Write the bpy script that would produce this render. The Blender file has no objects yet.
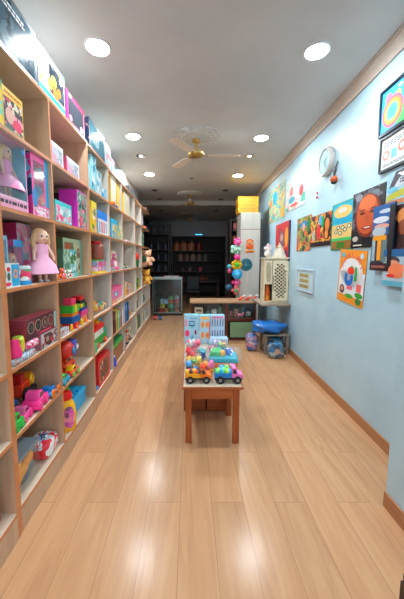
import bpy, math, random
from math import pi, sin, cos
from mathutils import Vector, Matrix
random.seed(7)
SC = bpy.context.scene
COL = SC.collection
# ---------------------------------------------------------------- camera
F = 280.0                                   # focal length in pixels of a 404 x 599 frame
TH = math.atan(29.0 / F)                    # pitch down
cd = bpy.data.cameras.new('camera'); cam = bpy.data.objects.new('camera', cd); COL.objects.link(cam)
cam.location = (0, 0, 1.5); cam.rotation_euler = (pi / 2 - TH, 0, 0)
cd.sensor_fit = 'HORIZONTAL'; cd.sensor_width = 36.0; cd.lens = F / 404 * 36
cd.shift_x = 12 / 404; cd.shift_y = -11.5 / 404
cd.clip_start = 0.02; cd.clip_end = 60
SC.camera = cam
# ---------------------------------------------------------------- world, exposure
w = bpy.data.worlds.new('world'); SC.world = w; w.use_nodes = True
bg = w.node_tree.nodes['Background']; bg.inputs[0].default_value = (0.80, 0.90, 1.0, 1); bg.inputs[1].default_value = 0.8
SC.view_settings.view_transform = 'Standard'; SC.view_settings.look = 'None'
SC.view_settings.gamma = 1; SC.view_settings.use_curve_mapping = False
SC.view_settings.exposure = 0.75
LAMP = 230.0                                # strength of the ceiling downlights

# ---------------------------------------------------------------- materials
def lin(c):
    return tuple(((v / 255) / 12.92 if v / 255 <= .04045 else ((v / 255 + .055) / 1.055) ** 2.4) for v in c)
MATS = {}
def mat(rgb, rough=.5, metal=0, name=None, spec=.5, emit=0, coat=0):
    key = (rgb, rough, metal, spec, emit, coat)
    if key in MATS: return MATS[key]
    m = bpy.data.materials.new(name or 'paint_%d_%d_%d' % rgb); m.use_nodes = True
    nt = m.node_tree; b = nt.nodes['Principled BSDF']
    c = lin(rgb) + (1,)
    b.inputs['Roughness'].default_value = rough; b.inputs['Metallic'].default_value = metal
    b.inputs['Specular IOR Level'].default_value = spec
    b.inputs['Coat Weight'].default_value = coat
    # faint procedural mottling so that no surface is dead flat
    tc = nt.nodes.new('ShaderNodeTexCoord'); n = nt.nodes.new('ShaderNodeTexNoise'); n.inputs['Scale'].default_value = 18
    mx = nt.nodes.new('ShaderNodeMix'); mx.data_type = 'RGBA'
    nt.links.new(tc.outputs['Object'], n.inputs['Vector']); nt.links.new(n.outputs['Fac'], mx.inputs[0])
    mx.inputs[6].default_value = tuple(v * .9 for v in c[:3]) + (1,); mx.inputs[7].default_value = tuple(min(1, v * 1.08) for v in c[:3]) + (1,)
    nt.links.new(mx.outputs[2], b.inputs['Base Color'])
    if emit:
        b.inputs['Emission Color'].default_value = c; b.inputs['Emission Strength'].default_value = emit
    MATS[key] = m; return m
def sat(c, k=1.18):
    g = .3 * c[0] + .59 * c[1] + .11 * c[2]; return tuple(int(max(0, min(250, (g + (v - g) * k) * .97))) for v in c)
def P(*rgb): return mat(sat(rgb), .35)           # plastic
def C(*rgb): return mat(sat(rgb), .45, coat=.2)  # printed card
def M(*rgb): return mat(rgb, .7)            # matt
PR = {}
def prt(pal, scale=18, rough=.35, seed=0, stretch=(1, 1, 1)):
    """printed picture: patches of the palette's colours"""
    key = (tuple(pal), scale, rough, seed, stretch)
    if key in PR: return PR[key]
    m = bpy.data.materials.new('print_%d' % len(PR)); m.use_nodes = True
    nt = m.node_tree; b = nt.nodes['Principled BSDF']; b.inputs['Roughness'].default_value = rough
    b.inputs['Coat Weight'].default_value = .2
    tc = nt.nodes.new('ShaderNodeTexCoord'); mp = nt.nodes.new('ShaderNodeMapping'); mp.inputs['Location'].default_value = (seed * 1.7, seed * .9, seed * 2.3)
    mp.inputs['Scale'].default_value = stretch
    n = nt.nodes.new('ShaderNodeTexNoise'); n.inputs['Scale'].default_value = scale * .6; n.inputs['Detail'].default_value = 1
    ad = nt.nodes.new('ShaderNodeVectorMath'); ad.operation = 'MULTIPLY_ADD'; ad.inputs[1].default_value = (.09 * 12 / scale,) * 3
    v = nt.nodes.new('ShaderNodeTexVoronoi'); v.inputs['Scale'].default_value = scale
    v2 = nt.nodes.new('ShaderNodeTexVoronoi'); v2.inputs['Scale'].default_value = scale * 2.9; n3 = nt.nodes.new('ShaderNodeTexNoise'); n3.inputs['Scale'].default_value = scale * .5; n3.inputs['Detail'].default_value = 0
    gt = nt.nodes.new('ShaderNodeMath'); gt.operation = 'GREATER_THAN'; gt.inputs[1].default_value = .5; mxv = nt.nodes.new('ShaderNodeMix'); mxv.data_type = 'RGBA'
    sp = nt.nodes.new('ShaderNodeSeparateColor'); r = nt.nodes.new('ShaderNodeValToRGB'); r.color_ramp.interpolation = 'CONSTANT'
    L = nt.links
    L.new(tc.outputs['Object'], mp.inputs['Vector']); L.new(mp.outputs[0], n.inputs['Vector'])
    L.new(n.outputs['Color'], ad.inputs[0]); L.new(mp.outputs[0], ad.inputs[2]); L.new(ad.outputs[0], v.inputs['Vector'])
    L.new(ad.outputs[0], v2.inputs['Vector']); L.new(mp.outputs[0], n3.inputs['Vector']); L.new(n3.outputs['Fac'], gt.inputs[0]); L.new(gt.outputs[0], mxv.inputs[0])
    L.new(v.outputs['Color'], mxv.inputs[6]); L.new(v2.outputs['Color'], mxv.inputs[7]); L.new(mxv.outputs[2], sp.inputs[0]); L.new(sp.outputs[0], r.inputs[0]); L.new(r.outputs[0], b.inputs['Base Color'])
    el = r.color_ramp.elements
    for i, c in enumerate(pal):
        pos = .12 + .76 * i / len(pal)
        if i < 2: e = el[i]; e.position = 0 if i == 0 else pos
        else: e = el.new(pos)
        e.color = lin(sat(c)) + (1,)
    PR[key] = m; return m
def clear(rgb=(235, 245, 250), alpha=.16, name='clear_plastic', rough=.08):
    key = ('clear', rgb, alpha, rough)
    if key in MATS: return MATS[key]
    m = bpy.data.materials.new(name); m.use_nodes = True; nt = m.node_tree; nt.nodes.clear()
    o = nt.nodes.new('ShaderNodeOutputMaterial'); t = nt.nodes.new('ShaderNodeBsdfTransparent'); g = nt.nodes.new('ShaderNodeBsdfPrincipled')
    g.inputs['Base Color'].default_value = lin(rgb) + (1,); g.inputs['Roughness'].default_value = rough
    t.inputs[0].default_value = tuple(1 - (1 - v) * .12 for v in lin(rgb)) + (1,)
    gl = nt.nodes.new('ShaderNodeBsdfGlossy'); gl.inputs['Roughness'].default_value = rough
    lw = nt.nodes.new('ShaderNodeLayerWeight'); lw.inputs[0].default_value = .5
    pw = nt.nodes.new('ShaderNodeMath'); pw.operation = 'POWER'; pw.inputs[1].default_value = 3.5; nt.links.new(lw.outputs['Facing'], pw.inputs[0])
    fr = nt.nodes.new('ShaderNodeMath'); fr.operation = 'MULTIPLY_ADD'; fr.inputs[1].default_value = .35; fr.inputs[2].default_value = .035; nt.links.new(pw.outputs[0], fr.inputs[0])
    m1 = nt.nodes.new('ShaderNodeMixShader'); m1.inputs[0].default_value = alpha if alpha > .5 else alpha * .45
    mx = nt.nodes.new('ShaderNodeMixShader')
    nt.links.new(t.outputs[0], m1.inputs[1]); nt.links.new(g.outputs[0], m1.inputs[2])
    nt.links.new(fr.outputs[0], mx.inputs[0]); nt.links.new(m1.outputs[0], mx.inputs[1]); nt.links.new(gl.outputs[0], mx.inputs[2]); nt.links.new(mx.outputs[0], o.inputs[0])
    MATS[key] = m; return m
def wood(name, a, b_, scale=1, rough=.45, axis=0):
    m = bpy.data.materials.new(name); m.use_nodes = True; nt = m.node_tree; b = nt.nodes['Principled BSDF']
    b.inputs['Roughness'].default_value = rough
    tc = nt.nodes.new('ShaderNodeTexCoord'); mp = nt.nodes.new('ShaderNodeMapping')
    s = [30 * scale] * 3; s[axis] = 2.0 * scale; mp.inputs['Scale'].default_value = s
    n = nt.nodes.new('ShaderNodeTexNoise'); n.inputs['Scale'].default_value = 1.6; n.inputs['Detail'].default_value = 5; n.inputs['Roughness'].default_value = .6
    r = nt.nodes.new('ShaderNodeValToRGB'); r.color_ramp.elements[0].position = .32; r.color_ramp.elements[1].position = .7
    r.color_ramp.elements[0].color = lin(a) + (1,); r.color_ramp.elements[1].color = lin(b_) + (1,)
    nt.links.new(tc.outputs['Object'], mp.inputs[0]); nt.links.new(mp.outputs[0], n.inputs['Vector'])
    nt.links.new(n.outputs['Fac'], r.inputs[0]); nt.links.new(r.outputs[0], b.inputs['Base Color'])
    return m
def floor_mat():
    m = bpy.data.materials.new('laminate_planks'); m.use_nodes = True; nt = m.node_tree; b = nt.nodes['Principled BSDF']; L = nt.links
    tc = nt.nodes.new('ShaderNodeTexCoord'); mp = nt.nodes.new('ShaderNodeMapping'); mp.inputs['Rotation'].default_value = (0, 0, pi / 2)
    mp.inputs['Location'].default_value = (.37, .06, 0)
    br = nt.nodes.new('ShaderNodeTexBrick'); br.offset = .37; br.offset_frequency = 2; br.squash = 1
    br.inputs['Scale'].default_value = 1; br.inputs['Brick Width'].default_value = 1.22; br.inputs['Row Height'].default_value = .195
    br.inputs['Mortar Size'].default_value = .0016; br.inputs['Mortar Smooth'].default_value = .3; br.inputs['Bias'].default_value = 0
    br.inputs['Color1'].default_value = (0, 0, 0, 1); br.inputs['Color2'].default_value = (1, 1, 1, 1); br.inputs['Mortar'].default_value = (.5, .5, .5, 1)
    L.new(tc.outputs['Object'], mp.inputs[0]); L.new(mp.outputs[0], br.inputs['Vector'])
    # grain, shifted per plank
    ad = nt.nodes.new('ShaderNodeVectorMath'); ad.operation = 'MULTIPLY_ADD'; ad.inputs[1].default_value = (7, 13, 5)
    mg = nt.nodes.new('ShaderNodeMapping'); mg.inputs['Scale'].default_value = (9, .9, 1)
    L.new(tc.outputs['Object'], mg.inputs[0]); L.new(br.outputs['Color'], ad.inputs[0]); L.new(mg.outputs[0], ad.inputs[2])
    n = nt.nodes.new('ShaderNodeTexNoise'); n.inputs['Scale'].default_value = 1.6; n.inputs['Detail'].default_value = 6; n.inputs['Roughness'].default_value = .62
    n.inputs['Distortion'].default_value = 1.2
    L.new(ad.outputs[0], n.inputs['Vector'])
    r = nt.nodes.new('ShaderNodeValToRGB')
    cs = [(.22, (174, 126, 88)), (.42, (190, 141, 101)), (.58, (198, 149, 108)), (.8, (206, 160, 120))]
    r.color_ramp.elements[0].position, r.color_ramp.elements[0].color = cs[0][0], lin(cs[0][1]) + (1,)
    r.color_ramp.elements[1].position, r.color_ramp.elements[1].color = cs[3][0], lin(cs[3][1]) + (1,)
    for p, c in cs[1:3]:
        e = r.color_ramp.elements.new(p); e.color = lin(c) + (1,)
    L.new(n.outputs['Fac'], r.inputs[0])
    # knots
    mk = nt.nodes.new('ShaderNodeMapping'); mk.inputs['Scale'].default_value = (3.2, 1.1, 1); L.new(tc.outputs['Object'], mk.inputs[0])
    vk = nt.nodes.new('ShaderNodeTexVoronoi'); vk.inputs['Scale'].default_value = 1.3; L.new(mk.outputs[0], vk.inputs['Vector'])
    rk = nt.nodes.new('ShaderNodeValToRGB'); rk.color_ramp.elements[0].position = .02; rk.color_ramp.elements[1].position = .10
    rk.color_ramp.elements[0].color = (.38, .28, .22, 1); rk.color_ramp.elements[1].color = (1, 1, 1, 1); L.new(vk.outputs['Distance'], rk.inputs[0])
    mu = nt.nodes.new('ShaderNodeMix'); mu.data_type = 'RGBA'; mu.blend_type = 'MULTIPLY'; mu.inputs[0].default_value = .8
    L.new(r.outputs[0], mu.inputs[6]); L.new(rk.outputs[0], mu.inputs[7])
    # per plank tone
    hv = nt.nodes.new('ShaderNodeHueSaturation'); mr = nt.nodes.new('ShaderNodeMapRange'); mr.inputs[3].default_value = .93; mr.inputs[4].default_value = 1.06
    L.new(br.outputs['Color'], mr.inputs[0]); L.new(mr.outputs[0], hv.inputs['Value']); L.new(mu.outputs[2], hv.inputs['Color'])
    mj = nt.nodes.new('ShaderNodeMix'); mj.data_type = 'RGBA'; mj.inputs[7].default_value = lin((158, 114, 80)) + (1,)
    L.new(br.outputs['Fac'], mj.inputs[0]); L.new(hv.outputs[0], mj.inputs[6])
    L.new(mj.outputs[2], b.inputs['Base Color']); b.inputs['Roughness'].default_value = .22; b.inputs['Specular IOR Level'].default_value = .3
    return m
def wall_mat(name, a, b_, rough=.55, bump=.25, scale=3):
    m = bpy.data.materials.new(name); m.use_nodes = True; nt = m.node_tree; b = nt.nodes['Principled BSDF']; L = nt.links
    b.inputs['Roughness'].default_value = rough
    tc = nt.nodes.new('ShaderNodeTexCoord'); n = nt.nodes.new('ShaderNodeTexNoise'); n.inputs['Scale'].default_value = scale; n.inputs['Detail'].default_value = 4
    r = nt.nodes.new('ShaderNodeValToRGB'); r.color_ramp.elements[0].position = .3; r.color_ramp.elements[1].position = .7
    r.color_ramp.elements[0].color = lin(a) + (1,); r.color_ramp.elements[1].color = lin(b_) + (1,)
    L.new(tc.outputs['Object'], n.inputs['Vector']); L.new(n.outputs['Fac'], r.inputs[0]); L.new(r.outputs[0], b.inputs['Base Color'])
    n2 = nt.nodes.new('ShaderNodeTexNoise'); n2.inputs['Scale'].default_value = 7; n2.inputs['Detail'].default_value = 3
    mp = nt.nodes.new('ShaderNodeMapping'); mp.inputs['Scale'].default_value = (1, .35, 2.5); L.new(tc.outputs['Object'], mp.inputs[0]); L.new(mp.outputs[0], n2.inputs['Vector'])
    bp = nt.nodes.new('ShaderNodeBump'); bp.inputs['Strength'].default_value = bump; bp.inputs['Distance'].default_value = .02
    L.new(n2.outputs['Fac'], bp.inputs['Height']); L.new(bp.outputs[0], b.inputs['Normal'])
    return m

# ---------------------------------------------------------------- mesh builder
class MB:
    def __init__(s): s.v = []; s.f = []; s.fm = []; s.mats = []
    def mi(s, m):
        if m not in s.mats: s.mats.append(m)
        return s.mats.index(m)
    def add(s, vs, fs, m, M4=None):
        o = len(s.v); k = s.mi(m)
        s.v += [tuple(M4 @ Vector(p)) if M4 else tuple(p) for p in vs]
        for f in fs: s.f.append([i + o for i in f]); s.fm.append(k)
        return s
    def box(s, x0, x1, y0, y1, z0, z1, m, M4=None, front=None, top=None):
        vs = [(x0, y0, z0), (x1, y0, z0), (x1, y1, z0), (x0, y1, z0), (x0, y0, z1), (x1, y0, z1), (x1, y1, z1), (x0, y1, z1)]
        fs = [(0, 3, 2, 1), (4, 5, 6, 7), (0, 1, 5, 4), (1, 2, 6, 5), (2, 3, 7, 6), (3, 0, 4, 7)]
        s.add(vs, fs, m, M4)
        n = len(s.fm)
        if front: s.fm[n - 4] = s.mi(front)
        if top: s.fm[n - 5] = s.mi(top)
        return s
    def rbox(s, x0, x1, y0, y1, z0, z1, m, r=.01, M4=None, seg=4):
        """box with rounded vertical-plane (x,z) outline"""
        pts = []
        for cx, cz, a0 in ((x1 - r, z0 + r, -pi / 2), (x1 - r, z1 - r, 0), (x0 + r, z1 - r, pi / 2), (x0 + r, z0 + r, pi)):
            for i in range(seg + 1):
                a = a0 + pi / 2 * i / seg; pts.append((cx + r * cos(a), cz + r * sin(a)))
        return s.prism(pts, y0, y1, m, M4)
    def prism(s, pts, y0, y1, m, M4=None, front=None):
        n = len(pts)
        vs = [(x, y0, z) for x, z in pts] + [(x, y1, z) for x, z in pts]
        fs = [list(range(n)), list(range(2 * n - 1, n - 1, -1))] + [(i, i + n, (i + 1) % n + n, (i + 1) % n) for i in range(n)]
        o = len(s.fm); s.add(vs, fs, m, M4)
        if front: s.fm[o] = s.mi(front)
        return s
    def tube(s, p, r, m, n=8, cap=True):
        p = [Vector(q) for q in p]; k = len(p); rr = r if isinstance(r, (list, tuple)) else [r] * k
        vs = []; fs = []
        up = None
        for i in range(k):
            d = (p[min(i + 1, k - 1)] - p[max(i - 1, 0)]).normalized()
            if up is None: up = Vector((0, 0, 1)) if abs(d.z) < .9 else Vector((1, 0, 0))
            a = d.cross(up).normalized(); b = a.cross(d).normalized(); up = b
            for j in range(n):
                t = 2 * pi * j / n; vs.append(p[i] + (a * cos(t) + b * sin(t)) * rr[i])
        for i in range(k - 1):
            for j in range(n): fs.append((i * n + j, i * n + (j + 1) % n, (i + 1) * n + (j + 1) % n, (i + 1) * n + j))
        if cap: fs.append(list(range(n - 1, -1, -1))); fs.append([(k - 1) * n + j for j in range(n)])
        return s.add(vs, fs, m)
    def lathe(s, prof, m, c=(0, 0, 0), axis='z', n=20, sy=1.0):
        """prof: (radius, height) list"""
        vs = []; k = len(prof)
        for r, h in prof:
            for j in range(n):
                t = 2 * pi * j / n; x, y, z = r * cos(t), r * sin(t) * sy, h
                if axis == 'y': x, y, z = x, -z, y
                if axis == 'x': x, y, z = z, y, x
                vs.append((x + c[0], y + c[1], z + c[2]))
        fs = [(i * n + j, i * n + (j + 1) % n, (i + 1) * n + (j + 1) % n, (i + 1) * n + j) for i in range(k - 1) for j in range(n)]
        if prof[0][0] > 1e-6: fs.append(list(range(n - 1, -1, -1)))
        if prof[-1][0] > 1e-6: fs.append([(k - 1) * n + j for j in range(n)])
        return s.add(vs, fs, m)
    def ell(s, c, r, m, n=14, k=9, sq=1.0, M4=None):
        """ellipsoid; sq<1 gives a boxier super-ellipsoid"""
        def pw(v): return math.copysign(abs(v) ** sq, v)
        vs = [(c[0], c[1], c[2] - r[2])]
        for i in range(1, k):
            a = -pi / 2 + pi * i / k
            for j in range(n):
                t = 2 * pi * j / n
                vs.append((c[0] + r[0] * pw(cos(a)) * pw(cos(t)), c[1] + r[1] * pw(cos(a)) * pw(sin(t)), c[2] + r[2] * pw(sin(a))))
        vs.append((c[0], c[1], c[2] + r[2])); T = len(vs) - 1
        fs = [(0, 1 + (j + 1) % n, 1 + j) for j in range(n)]
        for i in range(k - 2):
            for j in range(n): fs.append((1 + i * n + j, 1 + i * n + (j + 1) % n, 1 + (i + 1) * n + (j + 1) % n, 1 + (i + 1) * n + j))
        fs += [(T, 1 + (k - 2) * n + j, 1 + (k - 2) * n + (j + 1) % n) for j in range(n)]
        return s.add(vs, fs, m, M4)
    def cyl(s, a, b, r, m, n=14, r2=None): return s.tube([a, b], [r, r if r2 is None else r2], m, n)
    def torus(s, c, R, r, m, axis='y', n=20, k=8, M4=None):
        vs = []
        for i in range(n):
            a = 2 * pi * i / n
            for j in range(k):
                b = 2 * pi * j / k; rad = R + r * cos(b); x, y, z = rad * cos(a), rad * sin(a), r * sin(b)
                if axis == 'y': x, y, z = x, z, y
                if axis == 'x': x, y, z = z, x, y
                vs.append((c[0] + x, c[1] + y, c[2] + z))
        fs = [(i * k + j, ((i + 1) % n) * k + j, ((i + 1) % n) * k + (j + 1) % k, i * k + (j + 1) % k) for i in range(n) for j in range(k)]
        return s.add(vs, fs, m, M4)
    # flat printed shapes on a front (-Y) face
    def plate(s, pts, y, m): return s.add([(x, y, z) for x, z in pts], [list(range(len(pts)))], m)
    def rect(s, x0, x1, z0, z1, y, m): return s.plate([(x0, z0), (x1, z0), (x1, z1), (x0, z1)], y, m)
    def disc(s, x, z, rx, rz, y, m, n=18, a0=0, a1=2 * pi):
        return s.plate([(x + rx * cos(a0 + (a1 - a0) * i / n), z + rz * sin(a0 + (a1 - a0) * i / n)) for i in range(n + (a1 - a0 < 6.2))], y, m)
    def arc(s, x, z, r0, r1, a0, a1, y, m, n=14, sz=1):
        vs = []; fs = []
        for i in range(n + 1):
            a = a0 + (a1 - a0) * i / n
            vs += [(x + r0 * cos(a), y, z + sz * r0 * sin(a)), (x + r1 * cos(a), y, z + sz * r1 * sin(a))]
        for i in range(n): fs.append((2 * i, 2 * i + 1, 2 * i + 3, 2 * i + 2))
        return s.add(vs, fs, m)
    def build(s, name, parent=None, smooth=.7, bevel=0, loc=None, rotz=None):
        me = bpy.data.meshes.new(name); me.from_pydata([tuple(q) for q in s.v], [], s.f)
        for m in s.mats: me.materials.append(m)
        me.polygons.foreach_set('material_index', s.fm)
        me.update()
        if smooth:
            me.polygons.foreach_set('use_smooth', [True] * len(me.polygons)); me.set_sharp_from_angle(angle=smooth)
        o = bpy.data.objects.new(name, me); COL.objects.link(o)
        if parent: o.parent = parent
        if bevel:
            bv = o.modifiers.new('bevel', 'BEVEL'); bv.width = bevel; bv.segments = 2; bv.limit_method = 'ANGLE'; bv.angle_limit = .9
        if loc: o.location = loc
        if rotz: o.rotation_euler = (0, 0, rotz)
        return o
def tag(o, label, cat, group=None, loc=None, rotz=None, kind=None):
    o['label'] = label; o['category'] = cat
    if group: o['group'] = group
    if kind: o['kind'] = kind
    if loc: o.location = loc
    if rotz is not None: o.rotation_euler = (0, 0, rotz)
    return o
def T(name, label, cat, loc=(0, 0, 0), rotz=0, group=None, scale=1):
    o = bpy.data.objects.new(name, None); COL.objects.link(o); o.empty_display_size = .05
    if scale != 1: o.scale = (scale,) * 3 if not isinstance(scale, tuple) else scale
    return tag(o, label, cat, group, loc, rotz)
def struct(name, mb, **k):
    o = mb.build(name, **k); o['kind'] = 'structure'; return o
def kids(o): return [c for c in bpy.data.objects if c.parent == o]
def dup(o, loc=None, rotz=None, label=None, parent=None):
    c = o.copy(); COL.objects.link(c)
    if parent: c.parent = parent
    if loc: c.location = loc
    if rotz is not None: c.rotation_euler = (0, 0, rotz)
    if label: c['label'] = label
    for ch in kids(o): dup(ch, parent=c)
    return c
def text_bars(mb, x0, x1, z0, z1, y, m, rows=2, seed=1):
    """small print too fine to read in the photo, drawn as short dashes"""
    rd = random.Random(seed); hh = (z1 - z0) / rows
    for r in range(rows):
        x = x0
        while x < x1 - .004:
            wd = min(x1 - x, (x1 - x0) * rd.uniform(.06, .2)); mb.rect(x, x + wd, z0 + hh * (r + .2), z0 + hh * (r + .75), y, m); x += wd + (x1 - x0) * .03

# ---------------------------------------------------------------- the measured place
def ray(x, y):
    a = (x - 190.0) / F; b = (288.0 - y) / F
    return (a, cos(TH) + b * sin(TH), -sin(TH) + b * cos(TH))
def at_x(x, y, X):
    r = ray(x, y); t = X / r[0]; return r[1] * t, 1.5 + r[2] * t      # (Y, z) on a plane of constant X
def at_y(x, y, Y):
    r = ray(x, y); t = Y / r[1]; return r[0] * t, 1.5 + r[2] * t      # (X, z)
def WX(Y): return 1.531 + .0239 * (Y - 2.0)                           # the right wall runs a little out of square
WROT = -pi / 2 - math.atan(.0239)
ZC = 3.10                                                             # ceiling height
WL = -1.245                                                           # wall behind the shelves

# ================================================================ structure
blue = wall_mat('blue_wall_paint', (172, 205, 219), (188, 217, 229), .42, .1)
white = wall_mat('ceiling_paint', (196, 196, 194), (208, 206, 203), .6, .05, 2)
beige = M(206, 190, 176)
fl = MB().box(-2.2, 2.4, -1.3, 12.4, -.12, 0, floor_mat()); struct('floor', fl, smooth=0)
struct('ceiling', MB().box(-1.7, 2.4, -1.3, 7.95, ZC, ZC + .12, white), smooth=0)
struct('ceiling_rear', MB().box(-1.7, 2.4, 8.15, 12.4, ZC - .03, ZC + .12, wall_mat('rear_ceiling_paint', (190, 190, 190), (200, 200, 200), .6, .05, 2)), smooth=0)
struct('trim_1', MB().box(-1.7, 2.4, 7.95, 8.15, ZC - .11, ZC + .12, white), smooth=0)
struct('wall_left', MB().box(WL - .12, WL, -1.3, 6.95, 0, ZC, M(205, 196, 188)), smooth=0)
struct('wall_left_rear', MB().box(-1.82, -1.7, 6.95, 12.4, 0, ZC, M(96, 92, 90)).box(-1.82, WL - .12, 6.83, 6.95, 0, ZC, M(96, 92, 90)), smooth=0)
struct('wall_back', MB().box(-1.82, 2.4, 12.0, 12.12, 0, ZC, M(205, 208, 212)), smooth=0)
def wallprism(y0, y1, t, z0, z1, m, off=0):
    a, b = WX(y0) - off, WX(y1) - off
    vs = [(a, y0, z0), (a + t, y0, z0), (b + t, y1, z0), (b, y1, z0), (a, y0, z1), (a + t, y0, z1), (b + t, y1, z1), (b, y1, z1)]
    return vs, [(0, 3, 2, 1), (4, 5, 6, 7), (0, 1, 5, 4), (1, 2, 6, 5), (2, 3, 7, 6), (3, 0, 4, 7)]
struct('wall_right', MB().add(*wallprism(1.57, 12.0, .15, 0, ZC, blue), blue), smooth=0)
struct('wall_right_front', MB().box(1.195, 1.75, -1.3, 1.57, 0, ZC, blue), smooth=0)
base = wood('skirting_wood', (168, 112, 72), (188, 130, 88), 1, .45, 1)
struct('baseboard_right', MB().add(*wallprism(1.571, 5.3, .014, 0, .095, base, .014), base), smooth=0, bevel=.002)
struct('baseboard_right_front', MB().box(1.181, 1.1945, -1.3, 1.57, 0, .095, base), smooth=0, bevel=.002)
# crown moulding along the right wall
def crown(y0, y1, name):
    mb = MB(); prof = [(0, -.10), (-.016, -.10), (-.018, -.08), (-.036, -.052), (-.06, -.03), (-.066, -.012), (-.08, -.01), (-.08, 0), (0, 0)]
    vs = [(WX(y) + a, y, ZC - .0005 + b) for y in (y0, y1) for a, b in prof]; n = len(prof)
    fs = [(i, (i + 1) % n, (i + 1) % n + n, i + n) for i in range(n)] + [list(range(n - 1, -1, -1)), list(range(n, 2 * n))]
    mb.add(vs, fs, beige); struct(name, mb, smooth=.5)
crown(1.571, 7.95, 'trim_2')
# ================================================================ ceiling fixtures
lampmat = mat((235, 248, 255), .5, emit=LAMP, name='lamp_diffuser')
trimw = mat((240, 240, 240), .4)
PX = [(98, 47, 'nearest on the left', 1), (316, 52, 'nearest on the right', 1), (133, 136, 'second on the left', 1), (261, 138, 'second on the right', 1), (149, 174, 'farthest on the left', 1), (238, 175, 'farthest on the right', 1)]
spots_xy = [(-.70, 2.30, 'bright round ceiling downlight nearest the camera on the shelf side'), (.98, 2.34, 'bright round ceiling downlight nearest the camera on the poster side'),
            (-.745, 3.85, 'bright round downlight in the middle row on the shelf side'), (.945, 3.9, 'bright round downlight in the middle row on the poster side'),
            (-.775, 5.5, 'small bright round downlight in the farthest lit row, shelf side'), (.92, 5.57, 'small bright round downlight in the farthest lit row, poster side'),
            (-.70, -.15, 'added unseen ceiling downlight behind the camera on the shelf side'), (.98, -.15, 'added unseen ceiling downlight behind the camera on the poster side')]  # last pair: unseen lamps added behind the camera to light the near end
lt = None
for x, y, lb in spots_xy:
    if lt is None:
        lt = T('ceiling_downlight', lb, 'ceiling light', (x, y, ZC), 0, 'round LED downlights')
        MB().lathe([(.082, -.0005), (.098, -.0005), (.098, -.006), (.094, -.010), (.084, -.010), (.082, -.006)], trimw, n=32).build('trim_ring', lt)
        MB().lathe([(.0815, -.001), (.0815, -.007), (.07, -.009), (0.0001, -.0095)], lampmat, n=32).build('diffuser', lt)
    else: dup(lt, (x, y, ZC), label=lb)
chrome = mat((190, 190, 190), .25, .9); dark = mat((30, 30, 32), .4)
hal = mat((255, 250, 240), .4, emit=3, name='spot_lamp')
def recess(x, y, lb, lit, z=ZC, g='recessed spotlights'):
    t = T('recessed_spotlight', lb, 'ceiling light', (x, y, z), 0, g)
    MB().lathe([(.058, -.0005), (.075, -.0005), (.078, -.006), (.066, -.012), (.056, -.008)], chrome if lit else mat((60, 60, 62), .4), n=24).build('trim_ring', t)
    MB().lathe([(.055, -.001), (.055, -.006), (.04, -.004), (0.0001, -.003)], dark, n=24).build('reflector_cup', t)
    MB().lathe([(.028, -.006), (.028, -.014), (0.0001, -.017)], hal if lit else mat((70, 70, 74), .2), n=16).build('lamp', t)
recess(-.765, 4.55, 'small chrome recessed spotlight between downlights on the shelf side', 1)
recess(.925, 4.55, 'small chrome recessed spotlight between downlights on the poster side', 1)
recess(-.83, 6.75, 'dark unlit recessed spotlight, shelf side, well in front of the beam', 0)
recess(.83, 6.75, 'dark unlit recessed spotlight, poster side, well in front of the beam', 0)
recess(-.83, 7.75, 'dark unlit recessed spotlight on the shelf side close to the beam', 0)
recess(.83, 7.75, 'dark unlit recessed spotlight on the cupboard side close to the beam', 0)
recess(-.95, 9.3, 'dark spotlight in the rear room ceiling on the left', 0, ZC - .03)
recess(.85, 9.3, 'dark spotlight in the rear room ceiling on the right', 0, ZC - .03)
o = MB().lathe([(.03, 0), (.03, -.012), (.02, -.02), (.0001, -.022)], M(120, 120, 120), n=16).build('smoke_detector')
tag(o, 'tiny grey round detector on the ceiling between the two ceiling fans', 'detector', loc=(.03, 5.75, ZC - .0005))
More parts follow.
